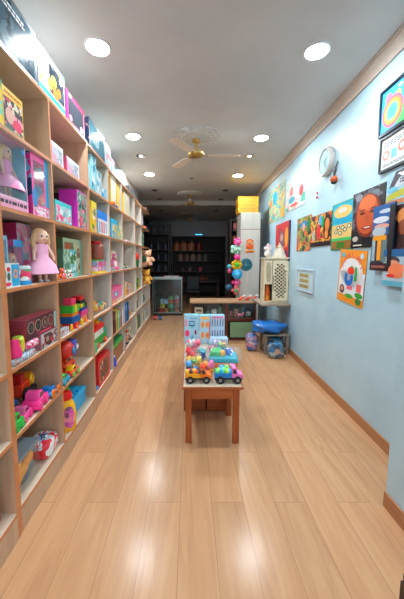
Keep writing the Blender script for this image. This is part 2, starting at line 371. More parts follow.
# plaster medallions and fans
gold = mat((205, 165, 90), .3, .5); cream = mat((232, 216, 198), .45)
def fan(x, y, a0, lbm, lbf, z=ZC, n=3, L=.56, R=.315):
    mb = MB()
    mb.lathe([(R, -.0005), (R, -.012), (R - .02, -.022), (R - .05, -.016), (R * .66, -.018), (R * .6, -.03), (R * .5, -.022), (R * .3, -.028), (.06, -.04), (.0001, -.04)], white, n=40)
    for ring, cnt, rr in ((R - .012, 32, .013), (R * .74, 18, .03), (R * .42, 12, .026)):
        for i in range(cnt):
            a = 2 * pi * i / cnt; mb.ell((ring * cos(a), ring * sin(a), -.018), (rr, rr * .8, .012), white, 8, 5)
    tag(mb.build('ceiling_medallion'), lbm, 'ceiling ornament', loc=(x, y, z))
    t = T('ceiling_fan', lbf, 'ceiling fan', (x, y, z - .0405), 0)
    MB().lathe([(.05, 0), (.055, -.03), (.02, -.05), (.0001, -.05)], gold).build('canopy', t)
    MB().cyl((0, 0, -.04), (0, 0, -.15), .013, gold).build('downrod', t)
    MB().lathe([(.02, -.12), (.045, -.13), (.05, -.145), (.095, -.155), (.108, -.17), (.108, -.195), (.09, -.21), (.055, -.222), (.0001, -.226)], gold, n=28).build('motor', t)
    MB().torus((0, 0, -.183), .107, .006, mat((235, 225, 190), .25, .6), 'z', 28, 6).build('motor_ring', t)
    for i in range(n):
        a = a0 + 2 * pi * i / n; R4 = Matrix.Rotation(a, 4, 'Z') @ Matrix.Rotation(.1, 4, 'X')
        mb = MB(); pts = [(.16, -.045), (.2, -.056), (L * .7, -.066), (L, -.058), (L + .02, -.03), (L + .02, .03), (L, .05), (L * .7, .06), (.2, .055), (.16, .045)]
        vs = [(p[0], p[1], -.2) for p in pts] + [(p[0], p[1], -.205) for p in pts]; k = len(pts)
        mb.add(vs, [list(range(k)), list(range(2 * k - 1, k - 1, -1))] + [(i2, i2 + k, (i2 + 1) % k + k, (i2 + 1) % k) for i2 in range(k)], cream, R4)
        bl = mb.build('blade', t)
        MB().box(.09, .2, -.016, .016, -.2, -.196, gold, R4).build('blade_bracket', bl)
fan(.08, 3.86, .0, 'large round plaster medallion above the nearer ceiling fan', 'gold and cream ceiling fan nearest the camera')
fan(.0, 7.1, .5, 'smaller looking round plaster medallion above the second ceiling fan', 'gold ceiling fan just in front of the ceiling beam', L=.5)
fan(.0, 9.8, .9, 'dim plaster medallion in the rear room ceiling', 'dim ceiling fan in the dark rear room', ZC - .03, L=.5)

# ================================================================ shelving along the left wall
side = wood('shelf_side_laminate', (190, 154, 124), (204, 168, 138), .6, .5, 2)
boardm = wood('shelf_board_laminate', (205, 184, 160), (218, 198, 176), .6, .45, 1)
edge = wood('shelf_edge_band', (196, 118, 70), (212, 136, 86), .6, .4, 1)
backm = wood('shelf_back_laminate', (190, 156, 126), (204, 170, 140), .6, .5, 2)
palel = wood('shelf_pale_laminate', (200, 190, 178), (212, 204, 194), .6, .5, 2)
ROWS = [.15, .56, .925, 1.35, 1.762, 2.16, 2.555]     # top surface of each board
def XF(Y): return -.92 if Y < 1.385 else -.925 if Y < 2.65 else -.935 if Y < 3.333 else -.948 if Y < 4.932 else -.962
def unit(y0, y1, div, lb, levels=ROWS, openend=None, sidem=None):
    xf = XF((y0 + y1) / 2); sm = sidem or side
    t = T('display_shelf_unit', lb, 'shelf unit', (0, y0, 0), 0, 'wooden display shelving along the left wall')
    h = 2.555; Wd = y1 - y0; xb = WL + .004
    def panel(name, ya, yb, z0, z1):
        mb = MB().box(xb, xf - .002, ya, yb, z0, z1, sm).box(xf - .002, xf, ya, yb, z0, z1, edge); mb.build(name, t, 0)
    panel('side_panel', 0, .019, 0, h - .02)
    if openend: panel('side_panel', Wd - .019, Wd, 0, openend)
    else: panel('side_panel', Wd - .019, Wd, 0, h - .02)
    if div: panel('divider', div - y0 - .009, div - y0 + .009, .15, h - .02)
    for z in levels:
        a, b = (.019, Wd - .019)
        if z == ROWS[-1]: a, b = 0, Wd
        if openend and z > openend: b = Wd - .001
        segs = [(a, b)] if (not div or z in (ROWS[-1],)) else [(a, div - y0 - .009), (div - y0 + .009, b)]
        for p, q in segs:
            MB().box(xb, xf - .002, p, q, z - .02, z, boardm).box(xf - .002, xf, p, q, z - .02, z, edge).build('shelf', t, 0)
    MB().box(xf - .02, xf, .019, Wd - .019, 0, ROWS[0] - .0205, side).build('plinth', t, 0)
    MB().box(xb, xb + .006, .0195, Wd - .0195, .151, h - .021, backm).build('back_panel', t, 0)
    return t
unit(.12, 1.380, .75, 'wooden display shelf unit cut off by the bottom left picture edge')
unit(1.385, 2.645, 1.945, 'nearest full wooden shelf unit, holding boxed dolls and toy cars')
unit(2.650, 3.330, None, 'narrow single bay wooden shelf unit, second full one from the camera', sidem=palel)
unit(3.335, 4.930, 4.01, 'wooden shelf unit with books, third full one from the camera', sidem=palel)
unit(4.935, 6.700, 5.65, 'farthest wooden shelf unit, whose upper boards end open beside the teddy', openend=.925, sidem=palel)
# ================================================================ builders for the goods
R90 = pi / 2; TOP = 6
BAYS = [(1.407, 1.934), (1.956, 2.624), (2.671, 3.309), (3.356, 3.999), (4.021, 4.909), (4.956, 5.639), (5.661, 6.69)]   # clear spans between uprights
skin = mat((238, 190, 160), .45); blackp = P(24, 24, 26); whitep = P(240, 240, 240); tyre = mat((22, 22, 24), .6)
GL = mat((28, 44, 56), .12, coat=.6); CP = clear(); CPL = clear((240, 245, 250), .05, 'thin_clear_film', .12); CPB = clear((150, 205, 235), .28, 'blue_tinted_plastic')
def span(x0, x1, y, X):
    a, b = at_x(x0, y, X)[0], at_x(x1, y, X)[0]; return (a + b) / 2, b - a
def rz(r): return (ROWS[r] if isinstance(r, int) else r) + .0006
def geo(px, top, row, X):
    yc, wd = (px[1], px[2]) if px[0] == 'Y' else span(px[0], px[1], px[2], X); z = rz(row)
    if row != TOP and yc > 1.385:
        a, b = min(BAYS, key=lambda q: abs((q[0] + q[1]) / 2 - yc) / (q[1] - q[0])) if not any(q[0] < yc < q[1] for q in BAYS) else [q for q in BAYS if q[0] < yc < q[1]][0]
        lo, hi = max(a, yc - wd / 2), min(b, yc + wd / 2); yc, wd = (lo + hi) / 2, hi - lo
    h = top if isinstance(top, float) else at_x(top[0], top[1], X)[1] - z
    if isinstance(row, int) and row < TOP: h = min(h, ROWS[row + 1] - .0225 - z)
    return yc, wd, z, h
def carton(name, label, cat, px, top, row, X, d, front, side, deco=None, group=None, topm=None, rot=0):
    yc, wd, z, h = geo(px, top, row, X); hw = wd / 2
    mb = MB().box(-hw, hw, -d / 2, d / 2, 0, h, side, front=front, top=topm)
    if deco: deco(mb, wd, h, -d / 2 - .0007)
    o = mb.build(name, None, 0); return tag(o, label, cat, group, (X - d / 2, yc, z), R90 + rot)
def doll(par, h, dress, hair, x=0, y=0, z=0, skirt=.34, name='doll'):
    u = h / 1.0; mb = MB()
    for s in (-1, 1):
        mb.tube([(s * .06 * u, 0, .02 * u), (s * .06 * u, 0, .06 * u), (s * .065 * u, 0, .30 * u), (s * .06 * u, 0, .46 * u)], [.035 * u, .028 * u, .042 * u, .06 * u], skin, 8)
        mb.ell((s * .06 * u, -.03 * u, .026 * u), (.035 * u, .06 * u, .025 * u), whitep, 8, 6)
        mb.tube([(s * .11 * u, 0, .68 * u), (s * .17 * u, -.03 * u, .56 * u), (s * .2 * u, -.07 * u, .45 * u)], [.035 * u, .028 * u, .022 * u], skin, 8)
        mb.ell((s * .2 * u, -.075 * u, .43 * u), (.026 * u, .022 * u, .03 * u), skin, 8, 6)
    mb.ell((0, 0, .57 * u), (.11 * u, .075 * u, .15 * u), skin); mb.cyl((0, 0, .68 * u), (0, 0, .76 * u), .035 * u, skin)
    mb.ell((0, 0, .845 * u), (.125 * u, .115 * u, .14 * u), skin, 16, 10)
    for s in (-1, 1):
        mb.ell((s * .05 * u, -.105 * u, .85 * u), (.022 * u, .012 * u, .02 * u), P(40, 60, 110), 8, 5)
    mb.ell((0, -.118 * u, .82 * u), (.012 * u, .012 * u, .014 * u), skin, 6, 4); mb.ell((0, -.108 * u, .785 * u), (.026 * u, .01 * u, .01 * u), P(200, 50, 80), 8, 4)
    b = mb.build(name, par, loc=(x, y, z))
    MB().lathe([(.03 * u, .725 * u), (.125 * u, .70 * u), (.128 * u, .56 * u), (.12 * u, .48 * u), (skirt * u * .7, .32 * u), (skirt * u * .85, .16 * u), (skirt * u * .8, .155 * u), (.08 * u, .45 * u)], dress, n=20, sy=.74).build('dress', b)
    hb = MB().ell((0, .035 * u, .885 * u), (.145 * u, .125 * u, .125 * u), hair, 14, 8)
    for s in (-1, 1): hb.tube([(s * .11 * u, 0, .9 * u), (s * .145 * u, .02 * u, .75 * u), (s * .12 * u, .04 * u, .56 * u)], [.05 * u, .055 * u, .02 * u], hair, 8)
    hb.build('hair', b); return b
def winbox(name, label, cat, px, top, row, X, d, shell, win, inside=None, deco=None, group=None, inner=None, side=None, pane=None, rot=0, clearside=False):
    """a shop carton with a see-through window; win=(u0,u1,v0,v1) as fractions of the front"""
    yc, wd, z, h = geo(px, top, row, X); hw = wd / 2
    t = T(name, label, cat, (X - d / 2, yc, z), R90 + rot, group)
    u0, u1, v0, v1 = -hw + win[0] * wd, -hw + win[1] * wd, win[2] * h, win[3] * h
    mb = MB(); sd = side or shell; bk = .3 * d
    mb.box(-hw, hw, bk, d / 2, 0, h, sd, front=inner or shell)
    f0 = -d / 2
    if not clearside: mb.box(-hw, u0, f0, bk, 0, h, sd, front=shell)
    else: mb.box(-hw, u0, f0, bk, 0, v0, sd, front=shell).box(-hw, u0, f0, bk, v1, h, sd, front=shell)
    mb.box(u1, hw, f0, bk, 0, h, sd, front=shell)
    mb.box(u0, u1, f0, bk, 0, v0, shell); mb.box(u0, u1, f0, bk, v1, h, shell)
    if deco: deco(mb, wd, h, f0 - .0007)
    mb.build('carton', t, 0)
    MB().box(u0 + .0005, u1 - .0005, f0 + .0005, f0 + .0015, v0 + .0005, v1 - .0005, pane or CP).build('window', t, 0)
    if clearside: MB().box(-hw, -hw + .001, f0 + .002, bk, v0, v1, pane or CP).build('side_window', t, 0)
    if inside: inside(t, u0, u1, v0, v1, bk)
    return t
def wheel(par, x, y, z, r, t=.014, ty=None, hub=None):
    o = MB().lathe([(r * .55, -t), (r * .92, -t), (r, -t * .6), (r, t * .6), (r * .92, t), (r * .55, t)], ty or tyre, axis='y', n=20).build('wheel', par, loc=(x, y, z))
    MB().lathe([(.0001, -t * .9), (r * .3, -t * 1.05), (r * .56, -t * .8), (r * .56, t * .8), (r * .3, t * 1.05), (.0001, t * .9)], hub or mat((200, 200, 205), .3, .6), axis='y', n=14).build('hub', o)
def toycar(name, label, loc, rot, L, body, roof=None, tyrem=None, hub=None, W=None, H=None, wr=None, group=None, bumps=None, cat='toy car'):
    W = W or L * .45; H = H or L * .42; wr = wr or L * .14
    t = T(name, label, cat, loc, rot, group); hl = L / 2; z0 = wr * .7
    sidep = [(-hl, z0), (hl, z0), (hl * 1.0, H * .5), (hl * .9, H * .58), (hl * .45, H * .62), (-hl * .9, H * .62), (-hl, H * .55)]
    MB().prism(sidep, -W / 2, W / 2, body).build('body', t, .5, bevel=L * .025)
    cabp = [(-hl * .62, H * .622), (hl * .42, H * .622), (hl * .18, H), (-hl * .42, H)]
    cb = MB().prism(cabp, -W * .42, W * .42, roof or body).build('cabin', t, .5, bevel=L * .02)
    for s in (-1, 1):
        y = s * (W * .42 + .0008)
        pts = [(-hl * .5, H * .68), (hl * .28, H * .68), (hl * .12, H * .93), (-hl * .36, H * .93)]
        MB().plate(pts if s < 0 else pts[::-1], y, GL).build('window', cb, 0)
    for s in (-1, 1): MB().ell((hl * .97, s * W * .3, H * .4), (L * .03, L * .04, L * .04), P(250, 240, 170), 8, 6).build('headlight', t)
    for sx in (-.55, .58):
        for sy in (-1, 1): wheel(t, hl * sx, sy * W * .5, wr, wr, L * .045, tyrem, hub)
    return t
def truck(name, label, loc, rot, L, cab, bed, load=None, group=None, tyrem=None, hub=None, roofm=None):
    t = T(name, label, 'toy truck', loc, rot, group); hl = L / 2; W = L * .44; wr = L * .14; H = L * .6
    MB().box(-hl, hl * .96, -W * .34, W * .34, wr * .8, wr * 1.5, blackp).build('chassis', t, 0, bevel=.002)
    cp = [(hl * .2, wr * 1.5), (hl, wr * 1.3), (hl, H * .48), (hl * .9, H * .56), (hl * .62, H * .6), (hl * .5, H * .95), (hl * .2, H * .98)]
    c = MB().prism(cp, -W / 2, W / 2, cab).build('cab', t, .5, bevel=.003)
    for s in (-1, 1):
        pts = [(hl * .27, H * .62), (hl * .55, H * .62), (hl * .45, H * .88), (hl * .27, H * .9)]; MB().plate(pts if s < 0 else pts[::-1], s * (W / 2 + .0008), GL).build('window', c, 0)
    if roofm: MB().box(hl * .2, hl * .5, -W * .45, W * .45, H * .99, H * 1.06, roofm).build('roof', c, 0, bevel=.002)
    b = MB().box(-hl, hl * .17, -W / 2, W / 2, wr * 1.52, H * .45, bed); b.box(-hl, -hl * .95, -W / 2, W / 2, H * .45, H * .66, bed); b.box(hl * .11, hl * .17, -W / 2, W / 2, H * .45, H * .66, bed)
    for s in (-1, 1): b.box(-hl * .95, hl * .11, s * W * .5 - (.006 if s > 0 else 0), s * W * .5 + (.006 if s < 0 else 0), H * .45, H * .64, bed)
    b.build('bed', t, 0, bevel=.002)
    if load:
        m = MB(); rd = random.Random(3)
        for i in range(7): m.ell((-hl * .85 + hl * .15 * i, rd.uniform(-.2, .2) * W, H * .62), (L * .08, W * .3, H * .2), load[i % len(load)], 8, 6, .7)
        m.build('load', t)
    for sx in (-.62, .6):
        for sy in (-1, 1): wheel(t, hl * sx, sy * W * .5, wr, wr, L * .04, tyrem, hub)
    return t
def pouch(name, label, cat, loc, rot, w, d, h, cols, n=7, seed=1, pane=None, group=None, part='toy', tilt=0):
    """plump see-through plastic bag with toys in it"""
    t = T(name, label, cat, loc, rot, group); rd = random.Random(seed)
    mb = MB().ell((0, 0, h / 2), (w / 2, d / 2, h / 2), pane or CPL, 20, 12, .62)
    mb.build('plastic_bag', t)
    k = max(1, round(math.sqrt(n * w / max(.001, h)))); rws = max(1, math.ceil(n / k)); i = 0
    for r in range(rws):
        for c in range(k):
            if i >= n: break
            cw = w * .74 / k; ch = h * .7 / rws; x = -w * .37 + cw * (c + .5); z = h * .15 + ch * (r + .5)
            a = rd.uniform(-.5, .5); M4 = Matrix.Translation((x, 0, z)) @ Matrix.Rotation(a, 4, 'Y')
            m = MB(); q = cols[(i + seed) % len(cols)]; q2 = cols[(i * 2 + 1) % len(cols)]
            ty = (i + seed) % 3
            if ty == 0: m.ell((0, 0, -ch * .1), (cw * .56, d * .36, ch * .3), q, 10, 7, .45, M4); m.ell((-cw * .08, -d * .05, ch * .2), (cw * .3, d * .26, ch * .26), q2, 8, 6, .5, M4)
            elif ty == 1: m.box(-cw * .42, cw * .46, -d * .3, d * .3, -ch * .38, ch * .1, q, M4).box(-cw * .1, cw * .4, -d * .25, d * .25, ch * .1, ch * .42, q2, M4)
            else: m.ell((0, 0, 0), (cw * .52, d * .36, ch * .46), q, 10, 7, .7, M4); m.ell((0, -d * .24, 0), (cw * .34, d * .14, ch * .2), q2, 8, 6, .6, M4)
            m.build(part, t); i += 1
    return t
def plush(name, label, loc, rot, h, fur, belly=None, extra=None, hair=None, cat='soft toy'):
    t = T(name, label, cat, loc, rot); mb = MB()
    mb.ell((0, 0, h * .3), (h * .23, h * .2, h * .27), fur).ell((0, -h * .02, h * .7), (h * .22, h * .19, h * .2), fur)
    for s in (-1, 1):
        mb.ell((s * h * .17, 0, h * .87), (h * .08, h * .05, h * .08), fur, 10, 6)
        mb.tube([(s * h * .18, 0, h * .48), (s * h * .29, -h * .06, h * .36), (s * h * .3, -h * .1, h * .26)], [h * .08, h * .075, h * .06], fur, 8)
        mb.tube([(s * h * .12, -h * .02, h * .14), (s * h * .16, -h * .18, h * .105), (s * h * .16, -h * .26, h * .10)], [h * .1, h * .09, h * .08], fur, 8)
    mb.build('body', t)
    MB().ell((0, -h * .17, h * .66), (h * .09, h * .07, h * .07), belly or fur, 10, 7).ell((0, -h * .235, h * .68), (h * .025, h * .015, h * .02), blackp, 6, 4).build('muzzle', t)
    for s in (-1, 1): MB().ell((s * h * .08, -h * .17, h * .75), (h * .022, h * .02, h * .025), blackp, 8, 5).build('eye', t)
    if belly: MB().ell((0, -h * .11, h * .3), (h * .15, h * .11, h * .18), belly).build('belly', t)
    if hair: MB().ell((0, h * .04, h * .8), (h * .25, h * .2, h * .17), hair).ell((-h * .2, 0, h * .66), (h * .08, h * .1, h * .2), hair).ell((h * .2, 0, h * .66), (h * .08, h * .1, h * .2), hair).build('hair', t)
    return t
def blockstack(label, loc, rot, layers, w=.09):
    t = T('stacking_blocks', label, 'building blocks', loc, rot); z = 0
    for (f, hh, cols) in layers:
        ww = w * f; n = len(cols)
        for i, c in enumerate(cols):
            x0 = -ww / 2 + ww * i / n; x1 = x0 + ww / n - .001
            mb = MB().box(x0, x1, -ww * .35, ww * .35, z, z + hh - .001, c)
            for j in (-1, 1): mb.cyl(((x0 + x1) / 2, j * ww * .17, z + hh - .001), ((x0 + x1) / 2, j * ww * .17, z + hh + .0), min(ww / n, ww) * .28, c, 10)
            mb.build('block', t, bevel=.002)
        z += hh
    return t

# palettes
RED, PINK, HOT, MAG = (210, 40, 45), (240, 150, 185), (230, 60, 140), (215, 50, 150)
YEL, ORA, GRN, TEAL, CYA, BLU, NAV = (245, 205, 50), (240, 130, 40), (70, 180, 70), (60, 170, 160), (40, 175, 215), (30, 100, 190), (35, 45, 90)
CRM, WHT, BRN, BLK, PUR = (238, 222, 190), (240, 240, 238), (110, 60, 40), (28, 28, 34), (130, 90, 180)
glass_dark = prt([(60, 70, 80), (38, 50, 62), (84, 96, 106), (120, 118, 128), (52, 60, 72)], 14, .14)

# ---------------------------------------------------------------- on top of the shelves
TOP = 6
def d_t1(mb, w, h, y):
    mb.rect(-w * .48, w * .46, h * .05, h * .93, y, prt([(48, 74, 88), (66, 96, 112), (34, 54, 70), (92, 120, 134)], 9, .16)); mb.rect(-w * .46, -w * .08, h * .08, h * .62, y - .0006, prt([(150, 110, 120), (80, 80, 96), (196, 140, 132), (60, 76, 92)], 22, .2))
    text_bars(mb, w * .05, w * .33, h * .72, h * .86, y - .0012, C(225, 232, 236), 2, 3); mb.rect(w * .38, w * .46, h * .5, h * .62, y - .0012, C(226, 160, 170)); mb.rect(-w * .5, w * .5, 0, h * .05, y - .0003, C(228, 232, 236))
carton('toy_box', 'large dark slate toy box with white writing on top of nearest shelf unit', 'toy box', (-60, 37.6, 80), (37.6, 37), TOP, -.935, .22, C(40, 60, 74), C(30, 44, 56), d_t1)
def d_t2(mb, w, h, y):
    mb.rect(-w * .5, w * .5, h * .06, h * .17, y, C(30, 180, 215)); mb.rect(-w * .5, w * .5, h * .93, h, y, C(90, 205, 215)); mb.rect(-w * .12, w * .47, h * .22, h * .88, y, glass_dark)
    for u, v, r, c in ((-.38, .72, .05, (235, 90, 90)), (-.34, .45, .06, ORA), (-.42, .3, .05, YEL), (-.2, .8, .05, (240, 180, 40)), (-.1, .4, .09, YEL), (.05, .55, .1, YEL), (.1, .3, .1, ORA), (.25, .42, .08, ORA), (-.3, .6, .05, (80, 180, 90)), (.34, .75, .06, WHT), (.3, .9, .05, YEL)):
        mb.disc(w * u, h * v, w * r * 1.1, h * r * 1.3, y - .0006, C(*c))
carton('toy_box', 'white and cyan kitchen toy box printed with lemons and oranges', 'toy box', (40.2, 65.2, 110), (65, 80), TOP, -.935, .2, C(240, 240, 236), C(225, 228, 228), d_t2)
def d_t3(mb, w, h, y):
    mb.rect(-w * .5, -w * .42, 0, h, y, C(*HOT)); mb.rect(-w * .42, w * .5, h * .9, h, y, C(205, 60, 100)); mb.rect(w * .44, w * .5, 0, h * .9, y, C(228, 120, 150))
    mb.rect(-w * .4, w * .42, h * .1, h * .86, y, mat((62, 72, 84), .13, coat=.5)); mb.disc(-w * .3, h * .2, w * .08, h * .1, y - .0006, C(240, 150, 170)); mb.disc(w * .3, h * .2, w * .09, h * .1, y - .0006, C(240, 240, 240)); mb.disc(-w * .3, h * .92, w * .07, h * .06, y - .0006, C(*WHT))
carton('toy_box', 'magenta edged toy box with grey window, third box along the shelf tops', 'toy box', (67.3, 84.5, 130), (84, 113), TOP, -.935, .2, C(215, 70, 120), C(220, 60, 130), d_t3, topm=C(200, 196, 196))
def d_t4(mb, w, h, y):
    mb.rect(-w * .46, w * .46, h * .08, h * .92, y, mat((70, 150, 170), .12, coat=.6)); mb.rect(-w * .3, w * .1, h * .2, h * .7, y - .0006, prt([(120, 190, 205), (70, 140, 165), (180, 210, 215)], 18, .15))
carton('toy_box', 'tall dark navy toy box with shiny teal front on the shelf tops', 'toy box', (90, 104.6, 158), (104, 138), TOP, -.935, .22, C(28, 44, 66), prt([(26, 40, 60), (34, 52, 76), (150, 120, 128), (26, 40, 60)], 15, .3), d_t4)
carton('toy_box', 'small white and pale pink toy box on the shelf tops just past the teal one', 'toy box', (105.3, 111, 160), (108, 146), TOP, -.945, .16, prt([WHT, (235, 190, 200), (150, 210, 220), (200, 120, 130)], 20), C(226, 226, 226))
carton('toy_box', 'small cyan toy box on the shelf tops before the dark toy figure', 'toy box', (111.5, 114.4, 165), (113, 160), TOP, -.945, .15, prt([CYA, WHT, (120, 210, 215), PINK], 20), C(90, 190, 205))
def robot(name, label, loc, rot, h, a, b_, c_):
    t = T(name, label, 'toy figure', loc, rot)
    MB().box(-h * .2, h * .2, -h * .12, h * .12, h * .38, h * .72, a).build('torso', t, 0, bevel=.006)
    MB().ell((0, 0, h * .85), (h * .13, h * .12, h * .13), b_, 10, 7, .8).ell((0, -h * .1, h * .86), (h * .08, h * .03, h * .03), c_, 8, 5).build('head', t)
    for s in (-1, 1):
        MB().tube([(s * h * .24, 0, h * .68), (s * h * .32, -h * .06, h * .5), (s * h * .3, -h * .16, h * .38)], [h * .07, h * .06, h * .06], b_, 8).build('arm', t)
        MB().tube([(s * h * .1, 0, h * .38), (s * h * .12, 0, h * .12)], [h * .08, h * .07], a, 8).box(s * h * .12 - h * .07, s * h * .12 + h * .07, -h * .13, h * .07, 0, h * .1, c_).build('leg', t)
    return t
robot('toy_robot', 'dark green and yellow toy figure standing on the shelf tops', (-1.05, 3.74, rz(TOP)), R90, .21, P(40, 60, 50), P(30, 34, 38), P(*YEL))
carton('toy_box', 'pale blue toy box on the shelf tops beyond the dark toy figure', 'toy box', (121.5, 125, 180), (123, 172), TOP, -.96, .16, prt([(150, 205, 225), WHT, (90, 160, 200)], 16), C(150, 200, 215))
carton('toy_box', 'flat grey carton on the far end of the shelf tops', 'toy box', (129, 134.5, 190), (131, 188), TOP, -.965, .2, C(120, 126, 134), C(90, 96, 104))

# ---------------------------------------------------------------- second shelf from the top (row 5)
def d_yellow(mb, w, h, y):
    mb.rect(-w * .46, w * .46, h * .12, h * .8, y, prt([(50, 40, 44), (220, 60, 90), (240, 230, 200), (60, 60, 66), (240, 150, 170)], 26)); mb.disc(-w * .2, h * .42, w * .2, h * .18, y - .0006, C(232, 180, 165)); mb.disc(w * .15, h * .3, w * .22, h * .12, y - .0006, C(225, 50, 90))
    mb.rect(-w * .46, w * .4, h * .02, h * .12, y, C(*GRN)); text_bars(mb, -w * .4, w * .4, h * .86, h * .95, y - .0006, C(190, 40, 40), 1, 4)
carton('toy_box', 'yellow toy box with dark picture on the upper shelf above the boxed doll', 'toy box', (4.5, 24, 135), (24, 104), 5, -.96, .12, C(*YEL), C(235, 190, 50), d_yellow)
carton('toy_box', 'pale green and yellow toy box cut off by the left picture edge', 'toy box', (-10, 3.8, 120), (3.8, 82), 5, -.96, .12, prt([(150, 215, 180), YEL, (120, 200, 190), (60, 160, 110)], 9), C(150, 200, 170))
wp = mat((205, 212, 218), .14, coat=.5)
def d_wp(mb, w, h, y):
    mb.rect(-w * .4, w * .4, h * .1, h * .82, y, prt([(170, 176, 186), (205, 205, 212), (216, 170, 186), (150, 160, 172)], 18, .15)); mb.rect(-w * .5, w * .5, h * .9, h, y, C(226, 240, 240)); mb.rect(-w * .5, -w * .43, 0, h * .9, y, C(236, 130, 165))
carton('doll_accessory_box', 'clear fronted white toy box with pink edge, left of a pair on second shelf', 'toy box', (52, 63.2, 160), (63, 150), 5, -.965, .16, C(226, 226, 230), C(232, 150, 180), d_wp)
carton('doll_accessory_box', 'clear fronted white toy box, right of a pair on the second shelf', 'toy box', (67, 79, 170), (79, 166), 5, -.965, .16, C(226, 222, 228), C(228, 110, 150), d_wp)
cy = [prt([(120, 190, 205), (210, 228, 230), (80, 150, 175), (170, 215, 220)], 15, .2), C(150, 205, 212)]
carton('toy_box', 'tall shiny pale cyan toy box on second shelf of the narrow unit', 'toy box', (92, 97, 190), (95, 158), 5, -.955, .13, *cy)
carton('toy_box', 'shorter pale cyan toy box leaning beside the tall one in narrow unit', 'toy box', (97.6, 102, 195), (99, 172), 5, -.965, .12, prt([(190, 215, 218), (120, 180, 190), WHT], 15, .2), C(170, 205, 212))
carton('toy_box', 'low blue and white toy box on second shelf of the narrow unit', 'toy box', (102.6, 107.5, 200), (105, 190), 5, -.965, .12, prt([(90, 190, 215), WHT, (50, 140, 190)], 20), C(100, 185, 205))
crm = prt([(236, 226, 202), (228, 214, 184), (240, 232, 214)], 5, .5)
def tall(px, top, r, lb, f, s, X=-.97, d=.07): carton('game_box', lb, 'toy box', px, top, r, X, d, f, s)
tall((111.2, 116.4, 200), (113, 176), 5, 'tall cream flat box on second shelf of the book unit, nearer one', crm, C(244, 198, 84))
tall((124, 129.5, 210), (126, 194), 5, 'tall cream flat box with yellow spine on second shelf, farther one', crm, C(244, 198, 84))
tall((117, 119.5, 205), (118, 184), 5, 'narrow yellow flat box on the second shelf between cream boxes', C(240, 200, 90), C(240, 196, 80))
t = T('toy_hammer', 'orange and blue plastic toy hammer lying on the shelf edge below cream boxes', 'toy', (-.958, 3.66, rz(5)), R90)
# ---------------------------------------------------------------- third shelf from the top (row 4)
def in_doll(dress, hair, k=.95, skirt=.34, dx=0):
    def f(t, u0, u1, v0, v1, bk): doll(t, (v1 - v0) * k, dress, hair, (u0 + u1) / 2 + dx, bk - .045, v0 + .004, skirt)
    return f
def d_bd1(mb, w, h, y):
    mb.rect(-w * .5, w * .5, h * .155, h * .165, y, C(240, 240, 240)); text_bars(mb, -w * .44, w * .44, h * .05, h * .14, y, C(60, 40, 60), 1, 9)
    mb.disc(w * .42, h * .9, w * .06, h * .035, y, C(30, 150, 220)); mb.disc(-w * .38, h * .92, w * .07, h * .035, y, C(30, 150, 200))
winbox('boxed_doll', 'large boxed blonde doll in pink dress behind clear blue plastic, on third shelf', 'boxed doll', (-2, 27.6, 195), (27.6, 147), 4, -.95, .14, C(236, 168, 196), (.03, .97, .18, .985), in_doll(P(240, 150, 190), P(236, 200, 130), .96, .46, .05), d_bd1, inner=prt([(150, 205, 222), (176, 216, 228), (120, 190, 212), (236, 190, 208)], 9), side=C(110, 190, 215), pane=clear((190, 225, 240), .1), clearside=True)
def d_bd2(mb, w, h, y):
    mb.rect(w * .3, w * .5, h * .2, h, y, C(30, 175, 220)); mb.rect(-w * .5, w * .5, 0, h * .17, y, prt([(240, 160, 195), (245, 190, 210), (220, 90, 150), WHT], 28)); mb.disc(-w * .36, h * .3, w * .15, h * .16, y, C(30, 130, 190)); text_bars(mb, -w * .3, w * .2, h * .06, h * .12, y - .0006, C(250, 250, 250), 1, 5)
winbox('boxed_doll', 'boxed doll in a hot pink and cyan carton with arched window on third shelf', 'boxed doll', (33.5, 52.4, 212), (52, 162), 4, -.95, .15, C(236, 100, 165), (.12, .72, .2, .9), in_doll(P(245, 190, 215), P(226, 180, 120), .96, .34), d_bd2, inner=C(170, 215, 226), side=prt([(225, 60, 140), (236, 110, 170), (40, 60, 90), (225, 60, 140), (120, 190, 215)], 12))
def d_dk(mb, w, h, y): mb.rect(-w * .42, w * .42, h * .1, h * .85, y, GL); mb.rect(-w * .5, w * .5, h * .88, h, y, C(200, 30, 70))
carton('toy_box', 'black box with red top band standing behind the low teal box', 'toy box', (60, 67.6, 200), .30, 4, -1.115, .1, C(160, 20, 60), C(40, 16, 24), d_dk)
carton('toy_box', 'dark navy box standing at the back beside the red banded box', 'toy box', (68.5, 72.5, 200), .31, 4, -1.115, .1, C(26, 30, 50), C(20, 22, 36))
def d_teal(mb, w, h, y): mb.rect(-w * .46, w * .46, h * .1, h * .8, y, prt([(240, 150, 180), (80, 190, 190), WHT, (220, 80, 120), (150, 220, 215)], 24)); mb.rect(-w * .5, w * .5, h * .88, h, y, C(50, 195, 205))
carton('toy_box', 'low teal toy box with pink printed front on third shelf', 'toy box', (55.8, 71.8, 220), (71, 206), 4, -.955, .1, C(70, 195, 200), C(50, 180, 190), d_teal)
def d_mag(mb, w, h, y): mb.rect(-w * .46, w * .48, h * .03, h * .97, y, prt([(70, 130, 120), (230, 130, 150), (40, 50, 46), (200, 210, 200), (226, 70, 110), (110, 170, 150)], 22))
carton('puzzle_box', 'magenta spined box with flowery printed front on third shelf', 'toy box', (78, 88.5, 225), (88, 196), 4, -.95, .15, C(224, 60, 190), C(228, 66, 196), d_mag)
def d_y2(mb, w, h, y): mb.rect(-w * .44, w * .44, h * .05, h * .8, y, prt([(230, 120, 110), YEL, (60, 150, 80), CRM], 18))
carton('toy_box', 'yellow and red toy box on third shelf of the narrow unit', 'toy box', (92.2, 97.2, 230), (96, 203), 4, -.955, .11, C(245, 220, 80), C(238, 205, 70), d_y2)
